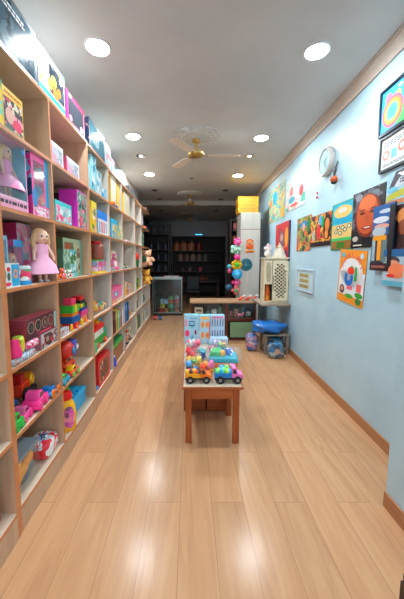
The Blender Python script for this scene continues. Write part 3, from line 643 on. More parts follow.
def d_bl(mb, w, h, y):
    mb.rect(-w * .5, w * .5, h * .66, h, y, C(30, 130, 210)); mb.rect(-w * .5, w * .5, 0, h * .66, y, C(236, 230, 232))
    for i, c in enumerate(((60, 180, 200), (220, 50, 90), (225, 60, 80), (100, 190, 200))): mb.rect(-w * .42 + i * w * .23, -w * .3 + i * w * .23, h * .08, h * .55, y - .0006, C(*c))
carton('toy_set_box', 'blue topped white toy set box with red pictures in narrow unit', 'toy box', (98.5, 109, 234), (108, 215), 4, -.96, .12, C(*WHT), C(60, 150, 200), d_bl)
carton('toy_box', 'low white box printed with pink lids behind the blue topped set', 'toy box', (98.5, 103, 214), .27, 4, -1.09, .09, C(200, 220, 225), C(190, 205, 212))
def d_cy(mb, w, h, y): mb.rect(-w * .5, w * .5, h * .8, h, y, C(40, 190, 225)); mb.rect(-w * .42, w * .42, h * .08, h * .74, y, prt([(130, 195, 210), YEL, WHT, (90, 160, 190), (236, 190, 120)], 15))
carton('puzzle_box', 'sky blue and yellow puzzle box on third shelf of the book unit', 'toy box', (111.6, 117.4, 235), (115, 220), 4, -.965, .08, C(120, 205, 225), C(60, 180, 215), d_cy)
carton('puzzle_box', 'yellow and blue puzzle box beside the sky blue one', 'toy box', (118, 122.6, 240), (120, 226), 4, -.965, .08, prt([(244, 214, 110), (90, 190, 210), CRM], 10), C(240, 210, 100), )
pouch('toy_packet', 'small flat pink toy packet lying on third shelf of the book unit', 'toy packet', (-1.02, 4.55, rz(4)), R90, .3, .1, .045, [P(*PINK), P(*HOT), P(*WHT)], 5, 2)
h_ = [o for o in bpy.data.objects if o.name.startswith('toy_hammer')][0]
MB().cyl((-.108, 0, .02), (.16, 0, .02), .01, P(*BLU)).build('handle', h_); MB().cyl((-.13, -.035, .022), (-.13, .02, .022), .02, P(*ORA)).build('head', h_)
# ---------------------------------------------------------------- middle shelf (row 3, z 1.35)
def in_face(t, u0, u1, v0, v1, bk):
    w, h = u1 - u0, v1 - v0; cx, cz = (u0 + u1) / 2, v0 + h * .62; r = min(w * .52, h * .34)
    b = MB().ell((cx, bk - r * .62, cz), (r * .9, r * .6, r), skin).ell((cx, bk - r * .4, v0 + h * .18), (r * .8, r * .4, h * .17), P(236, 120, 160))
    for s in (-1, 1): b.ell((cx + s * r * .36, bk - r * 1.16, cz), (r * .15, r * .07, r * .15), P(40, 70, 120), 8, 5)
    b.ell((cx, bk - r * 1.2, cz - r * .42), (r * .2, r * .05, r * .09), P(205, 60, 90), 8, 5)
    o = b.build('baby_doll', t); MB().ell((cx, bk - r * .5, cz + r * .35), (r * 1.02, r * .6, r * .85), P(226, 160, 130)).build('hair', o)
for q, (a, b, lb) in enumerate(((1.56, .1, 'dark pink box standing at the back left behind the doll boxes'), (1.70, .12, 'dark crimson box standing at the back between two doll boxes'))):
    carton('toy_box', lb, 'toy box', ('Y', a, b), .34 - .02 * q, 3, -1.125, .1, C(140, 40, 70), C(150, 40, 80))
winbox('boxed_doll', 'baby doll box cut by the left picture edge on middle shelf', 'boxed doll', (-6, 8.6, 262), (8, 236), 3, -1.005, .09, C(150, 200, 220), (.08, .92, .1, .92), in_face, inner=C(236, 150, 180), side=C(70, 150, 190), clearside=True)
winbox('boxed_doll', 'baby doll face in blue topped box on the middle shelf, beside the standing doll', 'boxed doll', (14.5, 23.5, 262), (28, 241), 3, -1.034, .085, C(60, 150, 205), (.1, .92, .06, .84), in_face, inner=C(240, 160, 190), side=C(214, 100, 150), clearside=True)
def d_app(mb, w, h, y):
    mb.rect(-w * .48, -w * .02, h * .04, h * .95, y, C(235, 235, 232)); mb.rect(w * .02, w * .48, h * .04, h * .95, y, C(40, 165, 205))
    mb.disc(-w * .15, h * .75, w * .1, h * .1, y - .0006, C(*RED)); mb.disc(-w * .15, h * .45, w * .09, h * .17, y - .0006, C(46, 90, 70)); mb.disc(-w * .36, h * .55, w * .08, h * .2, y - .0006, C(60, 150, 140)); mb.disc(w * .25, h * .55, w * .15, h * .2, y - .0006, C(236, 150, 120)); mb.disc(w * .25, h * .55, w * .07, h * .1, y - .0012, C(40, 165, 205)); mb.disc(-w * .2, h * .14, w * .16, h * .08, y - .0006, C(225, 50, 90))
carton('toy_box', 'small white and cyan toy box in front on the middle shelf', 'toy box', (2.5, 20, 282), (20, 263), 3, -.945, .05, C(*WHT), C(190, 220, 224), d_app)
t = T('toy_tub', 'round pink toy tub printed with fruit on middle shelf at the standing doll feet', 'toy tub', (-.985, at_x(27, 280, -.96)[0], rz(3)), R90)
MB().lathe([(.0001, 0), (.04, 0), (.043, .01), (.043, .085), (.04, .09)], prt([(240, 150, 175), (226, 60, 100), WHT, (70, 170, 100)], 30)).build('tub', t)
MB().lathe([(.045, .0905), (.045, .105), (.035, .11), (.0001, .11)], P(225, 235, 238)).build('lid', t); MB().lathe([(.0435, .0), (.0442, .003), (.0442, .022), (.0435, .025)], C(40, 150, 205)).build('label_band', t)
# the standing doll in pink in front of its pink carton
carton('toy_box', 'tall pink carton standing behind the large blonde doll', 'toy box', ('Y', 1.845, .165), .375, 3, -1.075, .13, prt([(236, 150, 180), (228, 110, 150), (245, 200, 215), (150, 200, 200)], 16), C(200, 60, 110))
t = T('standing_doll', 'large blonde doll in a pale pink gown standing on the middle shelf', 'doll', (-.962, 1.83, rz(3)), R90 - .5)
doll(t, .345, mat((246, 176, 206), .5), mat((226, 180, 130), .5), skirt=.37, name='body')
# narrow second bay of unit 1
def d_cream(mb, w, h, y): mb.rect(-w * .42, w * .42, h * .08, h * .9, y, prt([(196, 196, 160), (120, 150, 110), (90, 110, 80), (216, 212, 180), (160, 90, 60)], 12)); mb.rect(w * .43, w * .5, 0, h, y, C(90, 200, 190)); mb.rect(-w * .4, -w * .1, h * .72, h * .86, y - .0006, C(190, 90, 60))
carton('board_game_box', 'large sage green box with teal edge at the back of the middle shelf', 'toy box', (64, 84.5, 270), (84, 241), 3, -1.015, .06, C(170, 186, 150), C(90, 110, 80), d_cream)
carton('toy_box', 'mint green box standing on the right of the middle shelf', 'toy box', (85, 89, 274), (87, 243), 3, -.985, .1, C(120, 205, 185), C(80, 180, 165), lambda mb, w, h, y: mb.rect(-w * .3, w * .3, h * .1, h * .6, y, prt([(220, 235, 210), (100, 150, 60), (70, 180, 170)], 18)))
def d_mint(mb, w, h, y): mb.rect(-w * .5, -w * .08, 0, h, y, prt([(150, 186, 160), (96, 130, 110), (190, 206, 180)], 16)); mb.rect(-w * .02, w * .44, h * .06, h * .92, y, prt([(120, 190, 200), (150, 180, 90), (220, 228, 220), (70, 110, 60)], 14))
carton('toy_box', 'small teal and green two panel box on the middle shelf behind the figurines', 'toy box', (64, 77.6, 276), (77, 250), 3, -.955, .05, C(110, 190, 180), C(90, 130, 110), d_mint)
fig_t = None
for i, (px, c1, c2, lb) in enumerate(((59.5, ORA, WHT, 'tiny orange figurine on the left of the middle shelf row'), (63.0, (240, 120, 80), PINK, 'tiny orange and pink figurine second in the middle shelf row'), (66.5, WHT, (220, 190, 180), 'tiny white figurine third in the middle shelf row'), (70.2, (236, 226, 214), RED, 'tiny cream figurine with a red muzzle in the middle shelf row'), (74.2, (150, 200, 190), WHT, 'tiny mint figurine last in the middle shelf row'))):
    Yp = at_x(px, 278, -.925 - .015)[0]
    plush('toy_figurine', lb, (-.955 + (.01 if i % 2 else 0) if i != 0 else -.97, Yp, rz(3)), R90 - .3, .07 + .02 * (i < 2), P(*c1), P(*c2), cat='toy figurine')
# narrow unit, middle shelf
t = T('gift_pack', 'pink and yellow gift pack under a green lidded jar in narrow unit', 'toy pack', (-1.0, at_x(101.5, 275, -.955)[0], rz(3)), R90)
MB().box(-.15, .13, -.05, .05, 0, .13, prt([(240, 150, 180), (230, 90, 140), (250, 210, 220), (120, 190, 210)], 20)).build('carton', t, 0); MB().box(-.151, .131, -.051, .051, -.0, .022, C(245, 215, 40)).build('yellow_band', t, 0)
MB().box(-.151, .08, -.051, .051, .131, .141, C(110, 200, 50)).build('green_band', t, 0)
t = T('candy_jar', 'brown jar standing on the pink gift pack in narrow unit', 'jar', (-1.0, at_x(100.5, 255, -.955)[0], rz(3) + .143), R90)
MB().lathe([(.0001, 0), (.07, 0), (.075, .01), (.075, .14), (.05, .165), (.0001, .165)], P(150, 84, 70)).build('jar', t); MB().lathe([(.055, .166), (.055, .195), (.0001, .197)], P(190, 40, 40)).build('lid', t)
t = T('toy_bottle', 'dark blue bottle standing at the back right of the narrow unit', 'bottle', (-1.05, 3.2, rz(3)), 0)
MB().lathe([(.0001, 0), (.04, 0), (.042, .2), (.02, .25), (.02, .28), (.0001, .28)], P(26, 38, 80)).build('body', t); MB().lathe([(.024, .2805), (.024, .31), (.0001, .31)], P(200, 120, 60)).build('cap', t)
# book unit, middle shelf
t = plush('plush_doll', 'cream haired rag doll sitting on the middle shelf of the book unit', (-1.03, at_x(115.8, 272, -.99)[0], rz(3)), R90 - .3, .27, M(228, 120, 160), M(236, 214, 190), hair=M(232, 216, 180))
pouch('toy_packet', 'teal bag of toys lying at the feet of the rag doll', 'toy packet', (-.985, 3.52, rz(3)), R90, .22, .07, .06, [P(*TEAL), P(*WHT), P(60, 150, 140)], 5, 3)
for i, (yy, c, lb) in enumerate(((3.9, [YEL, WHT, TEAL], 'yellow and white bagged toys beside the rag doll'), (4.2, [TEAL, (120, 190, 210), WHT], 'teal bagged toys on the middle shelf past the divider'), (4.48, [(90, 140, 150), YEL, WHT], 'grey blue bagged toys at the far side of the middle shelf'))):
    pouch('toy_packet', lb, 'toy packet', (-1.03, yy, rz(3)), R90, .15 if i == 0 else .24, .12, .11 - .015 * i, [P(*k) for k in c], 5, 4 + i)
# farthest unit: middle shelf
t = T('toy_bouquet', 'red topped dark green toy plant on middle shelf of farthest unit', 'toy', (-1.03, 5.28, rz(3)), R90)
MB().lathe([(.0001, 0), (.06, 0), (.08, .13), (.0001, .13)], P(40, 110, 70)).build('pot', t); MB().ell((0, 0, .19), (.09, .08, .08), P(226, 70, 60)).build('bloom', t)
carton('toy_box', 'green carton on the open ended upper shelf of farthest unit', 'toy box', ('Y', 5.98, .3), .3, 4, -1.0, .08, prt([(60, 130, 90), (100, 160, 120), (200, 210, 190)], 9), C(50, 120, 80))
carton('toy_box', 'white and red carton on the open ended second shelf of farthest unit', 'toy box', ('Y', 5.95, .3), .27, 5, -1.0, .1, prt([(226, 226, 226), (210, 80, 60), (120, 170, 180)], 9), C(220, 220, 220))
pouch('toy_packet', 'orange and blue toy pack on the open end of second shelf', 'toy packet', (-1.02, 6.45, rz(5)), R90, .3, .1, .09, [P(*ORA), P(*RED), P(*BLU)], 4, 9)
carton('storage_carton', 'plain brown carton on the open end of the shelf tops', 'carton', (146.5, 149, 208), .13, 6, -1.0, .16, C(150, 120, 104), C(140, 110, 96))
# ---------------------------------------------------------------- the shelf at z .925
def d_pots(mb, w, h, y):
    mb.rect(-w * .49, w * .49, h * .04, h * .96, y, prt([(96, 36, 44), (70, 28, 34), (130, 50, 58), (86, 34, 40)], 14))
    for i, c in enumerate(((58, 66, 60), (52, 60, 58), (150, 120, 100), (150, 50, 60))):
        x = -w * .36 + i * w * .22; mb.disc(x, h * .56, w * .095, h * .3, y - .0006, C(210, 170, 150)); mb.disc(x, h * .56, w * .08, h * .26, y - .0012, C(36, 30, 32)); mb.disc(x, h * .56, w * .045, h * .16, y - .0018, C(*c))
    mb.rect(-w * .1, w * .3, h * .06, h * .18, y - .0006, C(214, 70, 100)); mb.rect(w * .42, w * .49, h * .04, h * .96, y - .0006, C(170, 215, 200))
carton('cooking_set_box', 'long dark maroon toy cooking set box showing four round pans', 'toy box', ('Y', 1.75, .36), .12, .925 + .1015, -.94, .1, C(90, 34, 42), C(150, 60, 70), d_pots, topm=C(176, 84, 96))
def d_pot2(mb, w, h, y):
    mb.rect(-w * .48, w * .48, h * .08, h * .92, y, prt([(200, 200, 196), (130, 60, 66), (80, 40, 44), (214, 110, 120), (96, 100, 96)], 22)); mb.disc(-w * .05, h * .5, w * .26, h * .4, y - .0006, C(70, 36, 40)); mb.disc(-w * .15, h * .55, w * .09, h * .2, y - .0012, C(170, 150, 130)); mb.disc(w * .1, h * .45, w * .09, h * .2, y - .0012, C(190, 60, 80))
carton('cooking_set_box', 'smaller toy cooking set box lying under the dark maroon one', 'toy box', ('Y', 1.825, .215), .10, 2, -.935, .12, C(190, 180, 178), C(180, 120, 130), d_pot2)
def pillow(name, label, loc, rot, w, d, h, m, lab=None, cat='toy packet'):
    t = T(name, label, cat, loc, rot); MB().ell((0, 0, h / 2), (w / 2, d / 2, h / 2), m, 20, 10, .5).build('packet', t)
    if lab: MB().ell((0, 0, h * .55), (w * .28, d * .28, h * .5), lab, 14, 8, .5).build('label_patch', t)
    return t
def floppy(cx, yb, X): return at_x(cx, yb, X)[0]
pillow('toy_packet', 'white and blue printed flat packet at the bottom of packet pile', (-.985, 1.545, .9256), R90, .27, .11, .045, prt([(190, 214, 220), (90, 150, 190), WHT, (160, 190, 200), (206, 120, 110)], 40, .25))
pillow('toy_packet', 'pink and white printed toy packet lying on top of the white blue one', (-.985, 1.635, .9716), R90, .135, .115, .052, prt([(236, 120, 160), (240, 160, 190), (226, 80, 130), WHT], 34, .25), prt([WHT, (240, 220, 228), (230, 100, 150)], 50))
t = T('toy_cone', 'hot pink cone shaped toy at left of the pan boxes', 'toy', (-.952, 1.478, .9716), R90)
MB().lathe([(.0001, 0), (.034, 0), (.037, .012), (.02, .09), (.0001, .095)], P(236, 60, 130)).build('cone', t)
t = T('toy_ball', 'yellow and blue egg shaped toy standing behind the pink cone', 'toy', (-1.035, 1.485, .9716), R90)
MB().ell((0, 0, .08), (.042, .034, .08), P(244, 205, 80)).ell((0, 0, .14), (.043, .036, .055), P(60, 140, 200)).build('ball', t)
pillow('toy_packet', 'lime yellow packet between the pink cone and the pan boxes', (-.97, 1.54, .9716), R90, .042, .06, .10, prt([(220, 220, 60), (160, 200, 60), (240, 240, 120)], 30))
# second bay: stacking blocks
g = lambda c: P(*c)
by = at_x(70.5, 318, -1.0)[0]
blockstack('tower of stacked blocks, pink on green and yellow over blue and red', (-1.0, by, rz(2)), R90, [(1.0, .05, [g(RED)]), (1.15, .055, [g((20, 90, 150))]), (.95, .03, [g(ORA), g(ORA)]), (1.1, .06, [g(GRN), g(YEL), g(GRN)]), (.7, .055, [g((236, 70, 110))])], .13)
by = 2.53
blockstack('tower of stacked blocks, red on navy and yellow over pink and orange', (-1.02, by, rz(2)), R90, [(1.0, .03, [g(YEL), g(ORA)]), (.95, .035, [g((240, 150, 120))]), (1.1, .045, [g((236, 80, 150))]), (1.05, .03, [g((30, 70, 140))]), (1.0, .035, [g(YEL), g(GRN), g(BLK)]), (.8, .03, [g(BLK)]), (.7, .035, [g(RED)])], .14)
t = T('toy_ball', 'pink toy ball beside the left block tower', 'ball', (-1.07, 2.06, rz(2)), 0); MB().ell((0, 0, .045), (.045, .045, .045), P(236, 110, 160)).build('ball', t)
carton('toy_box', 'small pale printed box in front of the pink ball', 'toy box', (61, 69, 330), .055, 2, -.94, .04, prt([(226, 206, 206), (150, 190, 190), (210, 110, 120), WHT], 30), C(210, 200, 200))
for px, c, lb, dz in ((71.8, [YEL, RED], 'yellow and red small toy figure in front of the blue and red tower', .0), (76.4, [RED, YEL], 'red and yellow small toy figure between the two block towers', .0), (82, [YEL, ORA], 'yellow small toy figure in front of the pink and orange tower', 0), (86.5, [ORA, RED], 'orange small toy figure at the right end before the towers', 0)):
    Yp = at_x(px, 322, -.945)[0]; plush('toy_figurine', lb, (-.95, Yp, rz(2)), R90, .06, P(*c[0]), P(*c[1]), cat='toy figurine')
# narrow unit: triangular clear bag
t = T('toy_bag', 'clear bag slumped like a wedge, full of yellow and orange toys', 'toy bag', (-1.03, 2.98, rz(2)), R90)
wpts = [(-.29, 0), (.28, 0), (.29, .06), (-.1, .22), (-.24, .24), (-.29, .16)]
MB().prism(wpts, -.075, .075, clear((240, 240, 235), .22)).build('plastic_bag', t, .9, bevel=.015)
rd = random.Random(5)
for i in range(22):
    x = -.25 + .5 * ((i * .37) % 1); zmax = .19 - .16 * max(0, (x + .15) / .45); z = .03 + (zmax - .05) * ((i * .61) % 1) * .95
    MB().ell((x, -.025, max(.04, z)), (.052, .038, .036), P(*[YEL, ORA, WHT, YEL, TEAL, (60, 50, 60), (240, 170, 70)][i % 7]), 8, 6, .8).build('toy', t)
# book unit
def d_pk(mb, w, h, y): mb.rect(-w * .3, w * .05, h * .38, h * .66, y, C(40, 170, 200)); mb.rect(-w * .22, -w * .05, h * .42, h * .6, y - .0006, C(240, 240, 240)); mb.rect(-w * .5, w * .5, 0, h * .22, y, prt([(240, 170, 90), (236, 110, 150), YEL, WHT], 18)); mb.rect(-w * .5, w * .5, h * .88, h, y, C(236, 90, 140))
carton('toy_box', 'pink toy box with a cyan picture on the fourth shelf of the book unit', 'toy box', (112.4, 122.8, 305), (122, 284), 2, -.98, .1, C(238, 130, 170), C(226, 100, 150), d_pk)
for i, (y0, c, lb) in enumerate(((4.15, [RED, YEL, GRN], 'red and yellow toy packet standing past the divider'), (4.36, [YEL, ORA, WHT], 'yellow toy packet standing second past the divider'), (4.55, [ORA, WHT, BLU], 'orange and white toy packet third past the divider'), (4.75, [(226, 190, 150), GRN, ORA], 'tan and green toy packet against the far side panel'))):
    carton('toy_packet', lb, 'toy packet', ('Y', y0, .15), .25 - .03 * i, 2, -1.0, .08, prt(c, 11, seed=i), C(*c[0]))
for i, (y0, c, lb) in enumerate(((5.2, [(40, 90, 60), GRN, YEL], 'dark green toy pack on fourth shelf of farthest unit'), (5.45, [GRN, ORA, YEL], 'green and orange toy pack against the divider of farthest unit'), (5.85, [YEL, RED, BLU], 'yellow and red toy pack just past the divider of farthest unit'))):
    carton('toy_packet', lb, 'toy packet', ('Y', y0, .17), .2, 2, -1.0, .1, prt(c, 12, seed=i), C(*c[0]))
# hanging plush toys at the end of the shelves
t = plush('teddy_bear', 'peach teddy bear hugging a dark green cushion at the shelf end', (-.985, 6.38, rz(3)), .3, .385, mat((236, 178, 140), .8), mat((240, 196, 160), .8), cat='soft toy')
MB().ell((-.075, -.135, .15), (.06, .04, .07), M(20, 84, 52), 12, 8, .8).build('cushion', t); t.scale = (1.3, 1.15, 1)
plush('teddy_bear', 'orange yellow soft toy seated beneath the peach teddy on the shelf below', (-1.0, 6.42, rz(2)), .3, .37, mat((240, 170, 60), .8), mat((246, 196, 90), .8), cat='soft toy')
# ---------------------------------------------------------------- row 1 (z .56): cars
def yx(px, py, X): return at_x(px, py, X)[0]
toycar('toy_car', 'hot pink toy buggy in front of the orange tractor on the second lowest shelf', (-.985, 1.70, rz(1)), R90 + .12, .165, P(238, 70, 150), P(240, 90, 165), P(226, 50, 130), P(250, 140, 190), H=.11, W=.1, wr=.028)
toycar('toy_car', 'lighter pink toy buggy between the hot pink and the green one', (-.985, 1.555, rz(1)), R90 + .15, .115, P(240, 96, 165), P(242, 120, 180), P(230, 60, 140), P(250, 150, 195), H=.085, W=.075, wr=.024)
toycar('toy_car', 'bright green toy buggy at the upright on second lowest shelf', (-.97, 1.456, rz(1)), R90 + .05, .09, P(30, 190, 80), P(40, 205, 90), P(20, 160, 70), P(50, 210, 110), H=.10, W=.07, wr=.02)
t = toycar('toy_car', 'blue toy racing car with big orange wheels next to the divider', (-.975, 1.858, rz(1)), R90 + .05, .135, P(40, 160, 220), P(30, 130, 200), P(240, 130, 40), P(26, 28, 32), H=.065, W=.09, wr=.028)
toycar('toy_car', 'dark blue toy car half hidden behind the pink buggies', (-1.13, 1.63, rz(1)), R90, .12, P(40, 110, 180), P(36, 90, 150), None, None, H=.10, W=.08)
t = T('toy_tractor', 'orange red toy tractor with yellow front behind the pink buggy', 'toy tractor', (-1.14, 1.80, rz(1)), R90 + .2); t.scale = (1.25, 1.25, 1.25)
MB().box(-.06, .04, -.035, .035, .035, .10, P(226, 70, 40)).box(-.055, -.005, -.03, .03, .10, .15, P(200, 44, 40)).build('body', t, 0, bevel=.006)
MB().box(.041, .075, -.04, .04, .05, .125, P(244, 180, 40)).torus((.058, -.041, .088), .022, .006, P(250, 200, 60)).build('grille', t, 0)
for sx, r in ((-.04, .04), (.045, .03)):
    for sy in (-1, 1): wheel(t, sx, sy * .048, r, r, .012, tyre, P(240, 120, 40))
t = T('toy_motorbike', 'black toy vehicle standing at the dark back corner of second lowest shelf', 'toy', (-1.165, 1.482, rz(1)), R90)
MB().tube([(-.045, 0, .06), (0, 0, .11), (.045, 0, .10)], [.018, .03, .018], P(30, 32, 44), 10).build('body', t)
for sx in (-.04, .04): wheel(t, sx, 0, .03, .03, .01)
# second bay of unit 1
t = T('activity_ball', 'half blue half red round activity toy sitting on the orange toy car', 'toy', (-1.03, 2.25, rz(1) + .122), R90 + .2); t.scale = (1.3, 1.3, 1.3)
MB().ell((-.02, 0, .06), (.062, .06, .06), P(214, 60, 50)).box(.005, .075, -.055, .045, .01, .105, P(70, 90, 190)).build('body', t, .6, bevel=.008)
MB().ell((-.035, -.055, .06), (.022, .012, .022), P(60, 150, 200), 10, 6).build('button', t); MB().ell((.04, -.062, .06), (.018, .01, .02), P(240, 240, 240), 10, 6).build('button', t)
toycar('toy_car', 'orange red chunky toy car under the round activity toy', (-1.06, 2.29, rz(1)), R90 + .0, .2, P(226, 80, 44), P(232, 96, 50), P(180, 40, 36), P(240, 170, 60), H=.121, W=.10, wr=.03)
toycar('toy_car', 'teal and green small toy car at front by the divider', (-.966, 2.04, rz(1)), R90 + .05, .13, P(40, 160, 190), P(70, 190, 90), P(40, 150, 180), P(120, 210, 90), H=.075, W=.065, wr=.02)
toycar('toy_car', 'red and yellow small toy car beside the teal one', (-.965, 2.2, rz(1)), R90 + .0, .15, P(232, 70, 50), P(244, 190, 50), P(80, 180, 80), P(240, 200, 60), H=.08, W=.07, wr=.022)
toycar('toy_car', 'yellow green toy car behind the teal one', (-1.09, 2.07, rz(1)), R90 + .1, .13, P(190, 210, 50), P(80, 190, 90), P(60, 170, 90), P(240, 210, 60), H=.105, W=.07, wr=.022)
# narrow unit: play house truck
t = T('toy_play_house', 'red roofed green toy play house truck in the narrow unit', 'toy', (-1.03, 2.99, rz(1)), R90)
MB().box(-.2, .2, -.06, .06, .03, .11, P(30, 160, 70)).box(-.18, .12, -.05, .05, .11, .19, P(236, 236, 226)).build('body', t, 0, bevel=.005)
MB().prism([(-.2, .19), (.14, .19), (.05, .25), (-.1, .25)], -.065, .065, P(226, 50, 50)).build('roof', t, 0, bevel=.004)
MB().prism([(-.03, .2505), (.09, .2505), (.07, .29), (.03, .31), (-.01, .29)], -.03, .03, P(240, 190, 40)).build('chimney', t, 0); MB().ell((.03, -.03, .28), (.03, .02, .02), P(50, 160, 180), 8, 6).build('bird', t)
MB().box(.125, .2, -.055, .055, .111, .17, P(30, 170, 150)).build('cab', t, 0, bevel=.005)
for sx in (-.13, .13):
    for sy in (-1, 1): wheel(t, sx, sy * .062, .032, .032, .012, P(226, 60, 40), P(245, 205, 60))
t = T('toy_block', 'mint green toy block in front of the play house', 'toy', (-.955, 2.735, rz(1)), R90); MB().box(-.045, .045, -.012, .012, 0, .085, P(60, 190, 140)).cyl((-.02, 0, .085), (-.02, 0, .092), .01, P(60, 190, 140)).cyl((.02, 0, .085), (.02, 0, .092), .01, P(60, 190, 140)).build('block', t, 0, bevel=.003)
# books
bk = [(BLK, .30, .05), ((60, 34, 40), .285, .045), ((110, 60, 70), .28, .04), (YEL, .29, .03), ((90, 150, 90), .28, .03), ((190, 210, 150), .26, .035), (TEAL, .25, .03), ((210, 130, 100), .27, .04), ((60, 70, 110), .26, .035), (WHT, .25, .04)]
names = ['black book, thickest at the near end of the row', 'dark maroon book second from the near end', 'plum coloured book between the maroon and the yellow ones', 'yellow spined book in the book row', 'leaf green book just past the yellow one', 'pale green book in the middle of the book row', 'teal book in the book row', 'salmon coloured book in the book row', 'slate blue book toward the divider in the book row', 'white book closest to the divider']
def book(y, hh, th, c, lb, i, row=1):
    t = T('book', lb, 'book', (-1.03, y + th / 2, rz(row)), R90, 'upright books on the shelf'); hw = th / 2 - .001
    MB().box(-hw, -hw + .002, -.075, .075, 0, hh, C(*c)).box(hw - .002, hw, -.075, .075, 0, hh, C(*c)).box(-hw, hw, -.077, -.075, 0, hh, C(*c)).rect(-hw * .7, hw * .7, hh * .6, hh * .85, -.0778, C(*[min(255, v + 70) for v in c])).build('cover', t, 0)
    MB().box(-hw + .0022, hw - .0022, -.0745, .072, .003, hh - .003, M(226, 218, 200)).build('pages', t, 0)
y = 3.375
for i, (c, hh, th) in enumerate(bk):
    book(y, hh, th, c, names[i], i); y += th + .018
y = 4.06
for i, (c, hh, th, lb) in enumerate(((BLU, .3, .05, 'bright blue tall book just past the divider'), ((60, 150, 200), .29, .045, 'sky blue book beside the bright blue one'), (BLK, .27, .04, 'black book past the divider'), ((30, 60, 120), .28, .05, 'navy book past the divider'))):
    book(y, hh, th, c, lb, i); y += th + .02
pouch('toy_packet', 'orange toy packet at the far side of the book shelf', 'toy packet', (-1.02, 4.62, rz(1)), R90, .3, .1, .1, [P(*ORA), P(*WHT), P(*YEL)], 5, 11)
for i, (y0, c, lb) in enumerate(((5.3, [(60, 90, 80), (90, 120, 110)], 'dull green packet on second lowest shelf of farthest unit'), (6.1, [(40, 50, 50), TEAL], 'dark teal packet near the end of second lowest shelf'))):
    carton('toy_packet', lb, 'toy packet', ('Y', y0, .25), .14, 1, -1.02, .1, prt(c, 9, seed=i), C(*c[0]))
# ---------------------------------------------------------------- bottom row 0
t = T('storage_box', 'clear lidded plastic storage box of orange toys on the bottom shelf', 'storage box', (-1.04, 1.553, rz(0)), R90)
MB().box(-.13, .13, -.07, .075, 0, .195, clear((200, 212, 216), .06)).build('tub', t, 0, bevel=.006)
MB().box(-.136, .136, -.076, .081, .1955, .215, clear((150, 172, 184), .55, 'grey_lid_plastic')).build('lid', t, 0, bevel=.004)
for i, (x, z, a, c) in enumerate(((-.055, .055, .5, (236, 165, 80)), (.0, .08, .4, (240, 172, 90)), (.055, .11, .3, (236, 160, 74)), (.02, .03, .1, (96, 110, 118)), (-.06, .13, .2, (236, 170, 90)), (.06, .05, .2, (110, 124, 130)))):
    MB().ell((0, -.012, 0), (.058, .04, .032), P(*c), 10, 7, .8, Matrix.Translation((x, -.01, z + .014)) @ Matrix.Rotation(-a, 4, 'Y')).build('packed_toy', t)
pillow('toy_packet', 'red and white plump toy packet next to the clear storage box', (-1.03, 1.83, rz(0)), R90, .2, .17, .12, prt([(220, 40, 50), WHT, (226, 60, 80), WHT, (200, 210, 220)], 20, .2), prt([(40, 50, 70), WHT, (60, 120, 180)], 30), 'toy packet')
t = T('toy_bottle', 'big yellow bottle with red cap and pink label on the bottom shelf', 'bottle', (-.985, 2.10, rz(0)), R90 - .95); t.scale = (1.22, 1.22, 1.2)
MB().lathe([(.0001, 0), (.056, 0), (.064, .012), (.066, .1), (.06, .16), (.048, .195), (.03, .21), (.0001, .212)], P(245, 185, 40), n=24, sy=.72).build('bottle', t)
MB().lathe([(.0001, .2125), (.045, .2125), (.047, .235), (.036, .262), (.0001, .268)], P(222, 44, 40), n=20, sy=.7).build('cap', t)
MB().tube([(-.035, 0, .272), (-.02, 0, .284), (.01, 0, .284), (.03, 0, .275)], .009, P(90, 180, 60)).build('cap_handle', t)
MB().ell((.012, -.043, .1), (.033, .006, .075), prt([(230, 110, 170), (200, 90, 180), (120, 90, 110), (240, 150, 180)], 30), 16, 10, .8).build('label', t)
t = T('picnic_case', 'bright blue plastic carry case lying behind the yellow bottle', 'case', (-1.1, 2.38, rz(0)), R90 + .0)
MB().rbox(-.19, .19, -.1, .1, 0, .1, P(30, 165, 215), .025).build('base', t, .5, bevel=.008); MB().rbox(-.195, .195, -.105, .105, .101, .15, P(36, 175, 225), .02).build('lid', t, .5, bevel=.01)
MB().tube([(-.06, -.08, .15), (-.05, -.06, .18), (.05, -.06, .18), (.06, -.08, .15)], .009, P(20, 140, 195)).build('handle', t)
t = T('play_set', 'red framed boxed play set standing on bottom shelf of narrow unit', 'toy box', (-1.0, 3.0, rz(0)), R90)
mb = MB().rbox(-.2, .2, -.05, .05, 0, .3, C(206, 34, 46), .03); mb.rect(-.15, .15, .04, .25, -.0507, prt([(70, 40, 40), (110, 60, 50), (50, 30, 34), (200, 170, 160), (150, 40, 44)], 20)); mb.build('box', t, .5)
MB().tube([(-.06, 0, .3), (-.04, 0, .33), (.04, 0, .33), (.06, 0, .3)], .007, P(40, 30, 34)).build('handle', t)
t = T('toy_elephant', 'tiny blue toy pair lying in front of the red play set', 'toy', (-.966, 2.755, rz(0)), R90)
MB().ell((-.05, 0, .025), (.03, .016, .025), P(50, 150, 220), 10, 6).ell((.03, 0, .02), (.035, .016, .02), P(40, 130, 210), 10, 6).tube([(-.02, 0, .03), (.02, 0, .03)], .008, P(60, 160, 225)).build('body', t)
t = T('storage_carton', 'brown carton with bright green lid on the bottom shelf of book unit', 'carton', (-1.05, 3.72, rz(0)), R90)
MB().box(-.27, .22, -.08, .08, 0, .21, C(150, 100, 70)).build('carton', t, 0); MB().box(-.28, .23, -.085, .085, .2105, .25, P(60, 190, 90)).build('lid', t, 0, bevel=.004)
t = T('toy_tray', 'dark green tray lying on top of the green lid', 'tray', (-1.05, 3.72, rz(0) + .2512), R90); MB().box(-.24, .2, -.08, .08, 0, .03, P(30, 120, 70)).rect(-.2, .16, .006, .022, -.0808, P(60, 170, 100)).build('tray', t, 0, bevel=.003)
